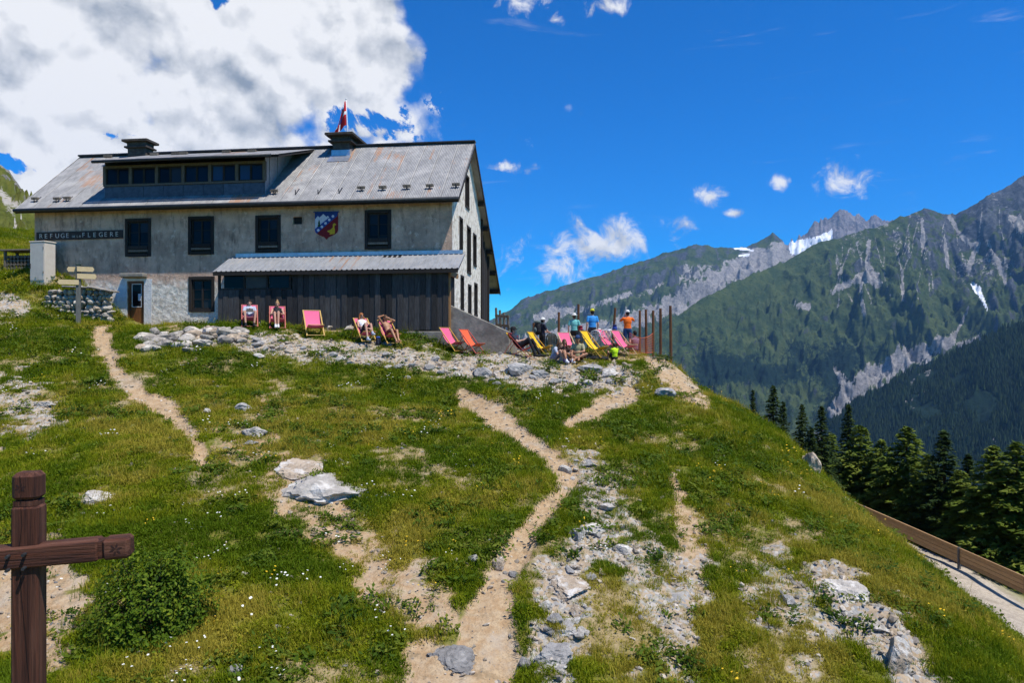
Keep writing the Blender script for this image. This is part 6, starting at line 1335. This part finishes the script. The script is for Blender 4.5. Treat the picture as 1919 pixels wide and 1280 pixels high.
# pebbles and rubble
def rd(p, b, s, t, r, x, y):
    br = (fbm(x * 2.3, y * 2.3, 3, 430) - .5) * .9; return np.clip(.95 * sstep(s + br, .35, .8) + .34 * b + .24 * p + .055 + .10 * t, 0, 1) * np.minimum(1, 11 / y + .35) * (1 - r) * ((y < 28.6) | (x > -1))
x, y, z, p, b, s, t = field_points(34000, rd); n = len(x)
RUB = pm('rubble_stone', (.40, .375, .34), (.26, .25, .235), .9, 8, .4, .01)
def rubmat():
    m, tt, bs_ = newmat('rubble'); tv = tt.attr('tint', 'INSTANCER'); c = tt.mix(tt.ss(tv, 0, .5), (.17, .165, .16), (.33, .265, .19)); c = tt.mix(tt.ss(tv, .7, 1), c, (.56, .49, .40)); tc = tt.add('ShaderNodeTexCoord'); c = tt.mix(tt.ss(tt.noise(tc.outputs['Object'], 3, 5, .6), .4, .7), c, tt.mix(.45, c, (.1, .09, .08))); tt.put(bs_.inputs['Base Color'], c); bs_.inputs['Roughness'].default_value = .9; bs_.inputs['Specular IOR Level'].default_value = .15; return m
RBM = rubmat(); rp = []
for i in range(6):
    me = rockmesh('rubble_piece', 900 + i, 1, 7, rough=.12); me.materials.append(RBM); rp.append(me)
w = .014 + .06 * RNG.random(n) ** 3.2 + .05 * s * RNG.random(n) ** 2.5; w = w * (.7 + y / 40)
scatter('rubble', np.stack([x, y, z + w * .1], -1), RNG.random((n, 3)) * [.8, .8, 6.28], np.stack([w, w * RNG.uniform(.6, 1, n), w * RNG.uniform(.35, .7, n)], -1), RNG.random(n), rp, 'broken stones and pebbles strewn over the bare ground', 'rubble')
# flowers
def fd(p, b, s, t, r, x, y): return np.clip(sstep(fbm(x * .7, y * .7, 3, 440), .45, .7), 0, 1) * (1 - np.maximum.reduce([p, b, s])) * (1 - r) * .9 * ((y < 30) | (x < -17.5))
x, y, z, p, b, s, t = field_points(800, fd); n = len(x); white = (RNG.random(n) < .45) | ((x < -3) & (RNG.random(n) < .6)); white &= ~((x > 3) & (RNG.random(n) < .7))
fmt = []
for nm, c0 in (('white_petals', (.75, .74, .66)), ('yellow_petals', (.72, .46, .015))):
    V, Fc = [], []; rn = random.Random(5)
    for i in range(4):
        c_ = Vector((rn.gauss(0, .05), rn.gauss(0, .05), rn.uniform(.08, .17))); k2 = len(V); V += [c_ + Vector((math.cos(a) * .013, math.sin(a) * .013, rn.uniform(-.004, .004))) for a in np.linspace(0, 6.28, 7)[:-1]]; Fc.append(tuple(range(k2, k2 + 6)))
    fmt.append(tri_mesh('flower_head', V, Fc, [flat(nm, c0)]))
sc = RNG.uniform(.8, 1.4, n) * (.8 + y / 30); scatter('wildflowers', np.stack([x, y, z], -1), np.stack([RNG.normal(-.2, .2, n), RNG.normal(0, .2, n), RNG.random(n) * 6.28], -1), np.stack([sc, sc, sc], -1), RNG.random(n), fmt, 'white and yellow meadow flowers sprinkled in the grass', 'flowers', np.where(white, 0, 1))
# ------------------------------------------------------------------ bushes and leafy plants
BUSHM = foliage_mat('bush_leaves', ((.026, .052, .006), (.085, .14, .010), (.22, .26, .022)), .3, False, .45)
BARK = pm('bark', (.07, .05, .035), (.04, .028, .02), .9, 8, .5, .01)
def bush(name, pos, rx, ry, rz_, nl, ls, label, cat, mat=BUSHM, seed=1, holes_=True, group=None, sparse=.42):
    o = empty(name, pos); tag(o, label, cat, group); rn = np.random.default_rng(seed)
    # leaves sit on twigs that fork outwards: shoots with their own leaves, gaps between shoots
    ns2 = max(nl // 30, 6); V, Fc, T = [], [], []
    sh_ = rn.normal(size=(ns2, 3)); sh_ /= np.linalg.norm(sh_, axis=1)[:, None]; sh_[:, 2] = np.abs(sh_[:, 2]) * .98 + .04; rad = rn.uniform(.55, 1.06, ns2) ** .7
    lump = np.array([fbm(np.array([d[0] * 2.2 + 5 + seed]), np.array([d[1] * 2.2 + d[2] * 1.4]), 3, seed)[0] for d in sh_]); rad = rad * (.70 + .6 * lump)
    tw = MB()
    for i in range(ns2):
        c_ = sh_[i] * rad[i] * [rx, ry, rz_]
        if i % 5 == 0: tw.tube([(0, 0, -.05), tuple(c_ * .5 + rn.normal(0, .03, 3)), tuple(c_)], [.012, .007, .003], 5)
        tnt = np.clip(rn.normal(.45, .2) + (.15 if rn.random() < .1 else 0), 0, 1)
        for j in range(30):
            pt = c_ + rn.normal(0, 1, 3) * np.array([rx, ry, rz_]) * .072; nrm = Vector(sh_[i] + rn.normal(0, .55, 3) + [0, 0, .3]).normalized(); t1 = nrm.cross(Vector(rn.normal(size=3))).normalized(); t2 = nrm.cross(t1); q = ls * rn.uniform(.6, 1.25); P__ = Vector(pt); k2 = len(V)
            V += [P__ - t1 * q, P__ + t2 * q * .5 + nrm * q * .1, P__ + t1 * q, P__ - t2 * q * .5 + nrm * q * .1]; Fc.append((k2, k2 + 1, k2 + 2, k2 + 3)); T += [float(np.clip(tnt + rn.normal(0, .12), 0, 1))] * 4
    me = fast_mesh('foliage', V, Fc, False, [mat]); fattr(me, 'tint', T); link('foliage', me, None, o)
    tw.build('stems', BARK, o, recalc=False); return o
bp = gpix(245, 1232); bush('round_bush', bp + Vector((-.10, .75, -.1)), .76, .74, 1.18, 12500, .030, 'dense round green bush growing right behind the wooden cross', 'bush', seed=4)
bp = gpix(375, 1100); bush('juniper_clump', bp + Vector((0, .1, -.03)), .20, .18, .17, 900, .020, 'small low green shrub just right of the round bush', 'bush', seed=8)
for i, (px, py, w, lab) in enumerate([(535, 640, .42, 'dark green cushion shrub in the rubble bank below the reading woman'), (1232, 668, .62, 'tall pale leafy plant at the leafy corner beside the net'), (1243, 676, .42, 'leafy plant hanging over the gravel slope at the terrace corner'), (745, 652, .30, 'green plant beside the feet of the sunbather'), (1340, 728, .7, 'bright green bush on the skyline below the gravel slope'), (1362, 742, .6, 'second green bush on the skyline below the gravel slope'), (1020, 700, .26, 'yellow green plant in the rubble bank below the seated group'), (325, 1040, .2, 'tiny green tuft shrub above the round bush')]):
    p = gpix(px, py); bush('leafy_shrub', p + Vector((0, .1, -.05)), w, w * .8, w * (.8 if i not in (1,) else 1.3), 1100, .028, lab, 'shrub', seed=20 + i, mat=BUSHM if i in (0, 7) else foliage_mat('pale_leaves_%d' % i, ((.04, .07, .012), (.085, .125, .025), (.17, .20, .05)), .35, False))
# ------------------------------------------------------------------ conifers beyond the slope
NEED = foliage_mat('spruce_needles', ((.016, .032, .010), (.036, .060, .014), (.075, .098, .024)), .18, False, .6)
LARC = foliage_mat('larch_needles', ((.050, .082, .012), (.11, .15, .020), (.20, .235, .038)), .3, False, .6)
def conifer_mesh(h, rad, seed, droop, dens, leaf, kind):
    rn = np.random.default_rng(seed); V, T = [], []; nb = int(dens * h)
    tw = MB(); tw.tube([(0, 0, -2.0), (0, 0, h * .3), (.03, 0, h * .65), (0, 0, h * .985)], [h * .024, h * .018, h * .010, .012], 7)
    for i in range(nb):
        f_ = (i + rn.random()) / nb; zb_ = h * (.04 + .95 * f_); L = rad * ((1 - f_) ** (.78 if kind else .92)) * rn.uniform(.62, 1.12) + .10; az_ = i * 2.39996 + rn.normal(0, .35); d = np.array([math.cos(az_), math.sin(az_)])
        up_ = (.25 if kind else .42) * (f_ - .25); up_ = up_ + rn.normal(0, .10); n_cl = max(4, int(L / .08))
        if i % 4 == 0: tw.tube([(0, 0, zb_), (d[0] * L * .6, d[1] * L * .6, zb_ + L * (up_ * .6 - droop * .36)), (d[0] * L * .95, d[1] * L * .95, zb_ + L * (up_ - droop * .85))], [.03 * (1 - f_) + .008, .012, .004], 4, caps=False)
        tn = np.clip(rn.normal(.42, .2), 0, 1)
        for j in range(n_cl):
            r_ = L * (.12 + .88 * (j + rn.random()) / n_cl); u_ = r_ / L; wd = .30 * L * (1 - u_ * .75) * .55 + .05
            for q in range(5):
                side_ = rn.normal(0, 1) * wd; c_ = np.array([d[0] * r_ - d[1] * side_, d[1] * r_ + d[0] * side_, zb_ + L * (up_ * u_ - droop * u_ * u_) + rn.normal(0, .04) - abs(side_) * .25])
                a2 = az_ + rn.normal(0, .6) + (.7 if side_ > 0 else -.7); l_ = leaf * rn.uniform(.6, 1.3); e1 = np.array([math.cos(a2) * l_, math.sin(a2) * l_, -l_ * rn.uniform(.1, .7)]); e2 = np.array([-math.sin(a2), math.cos(a2), rn.normal(0, .5)]) * l_ * .34
                V += [c_ - e1 * .5 - e2, c_ - e1 * .5 + e2, c_ + e1 * .6]; T += [float(np.clip(tn + .25 * (u_ - .6) + rn.normal(0, .1), 0, 1))] * 3
    me = fast_mesh('crown', np.array(V), np.arange(len(V)).reshape(-1, 3), False, [LARC if kind else NEED]); fattr(me, 'tint', T)
    return me, tw.mesh('trunk', recalc=False)
PR = {}
for k2, a in dict(s1=(10, 1.75, 1, .30, 18, .14, 0), s2=(10, 2.1, 2, .38, 17, .15, 0), l1=(10, 2.6, 3, .42, 17, .16, 1), l2=(10, 3.0, 4, .5, 17, .17, 1), l3=(10, 2.3, 5, .38, 18, .15, 1)).items(): PR[k2] = conifer_mesh(*a)
for me, tr in PR.values(): tr.materials.append(BARK)
for i, (px, py, d, kd, h, wf_, lab) in enumerate([
    (1411, 730, 64, 's1', 9.0, .62, 'smallest dark spruce tip showing over the skyline'), (1449, 722, 62, 's2', 10.5, .95, 'dark spruce with twin dense sides, second along the skyline'), (1468, 752, 60, 's1', 8.5, .85, 'low dark spruce leaning out of the second one on the skyline'), (1503, 757, 60, 's2', 10, .85, 'dark spruce in the middle of the skyline group'), (1540, 760, 59, 's1', 10, 1.0, 'dark spruce left of the pale valley rocks'),
    (1590, 757, 58, 's2', 10.5, .85, 'pointed dark spruce in front of the pale valley rocks'), (1556, 812, 52, 'l3', 10.5, 1.1, 'olive larch behind the rust and white skyline rock'), (1612, 796, 50, 'l1', 11, 1.05, 'broad olive larch left of the tall central ones'), (1652, 822, 54, 'l3', 10, 1.0, 'olive larch filling the gap before the tall central one'),
    (1699, 796, 47, 'l2', 11.8, .92, 'tall broad green larch in the centre of the stand'), (1668, 850, 45, 'l1', 9.4, .8, 'shorter larch in front of the tall central one'), (1769, 806, 52, 's2', 12, 1.25, 'dark pointed conifer right of the tall central larch'), (1740, 850, 50, 'l1', 10, .9, 'larch between the central and the dark pointed tree'),
    (1800, 880, 50, 'l3', 9.5, 1.05, 'low green larch in the dip before the big right one'), (1862, 832, 48, 'l2', 11.5, 1.0, 'big shaggy larch near the right edge of the picture'), (1905, 826, 46, 'l1', 12, 1.1, 'larch cut by the right edge of the picture'), (1832, 910, 46, 'l1', 8.5, .95, 'short larch standing just behind the barrier'), (1955, 815, 47, 'l2', 12, 1.0, 'larch mostly outside the right edge'), (1720, 900, 44, 's2', 8, .9, 'dark young conifer at the foot of the central larch'), (1775, 925, 48, 'l3', 8, 1.0, 'young larch above the middle of the barrier'), (1632, 845, 47, 'l2', 9.5, .8, 'bushy larch just right of the rust and white skyline rock'), (1580, 850, 49, 'l1', 8.5, .85, 'low larch peeping over the grass left of the bushy one'), (1870, 900, 43, 'l3', 9, .9, 'light green larch close behind the right part of the barrier'), (1815, 850, 54, 's1', 11, 1.2, 'dark spruce in the gap before the big shaggy larch'), (1520, 800, 56, 's1', 8.5, 1.1, 'small dark spruce filling the skyline group from behind')]):
    if px > 1545: dn = max(d, 33.4 / ((px - CX) / F)); h *= dn / d; d = dn     # the stand grows beyond the road barrier
    x = (px - CX) / F * d; zt2 = (CY - py) / F * d; base_ = min(zt2 - h, gz(x, d) + .3); h = zt2 - base_
    o = empty('larch_tree' if kd[0] == 'l' else 'spruce_tree', (x, d, base_), random.uniform(0, 6.28)); tag(o, lab, 'tree', 'conifers beyond the grassy slope')
    me, tr = PR[kd]; sz = h / 10; link('crown', me, None, o, scale=(sz * wf_ * (1.75 if kd[0] == 'l' else 1.45), sz * wf_ * (1.75 if kd[0] == 'l' else 1.45), sz)); link('trunk', tr, None, o, scale=(sz, sz, sz))
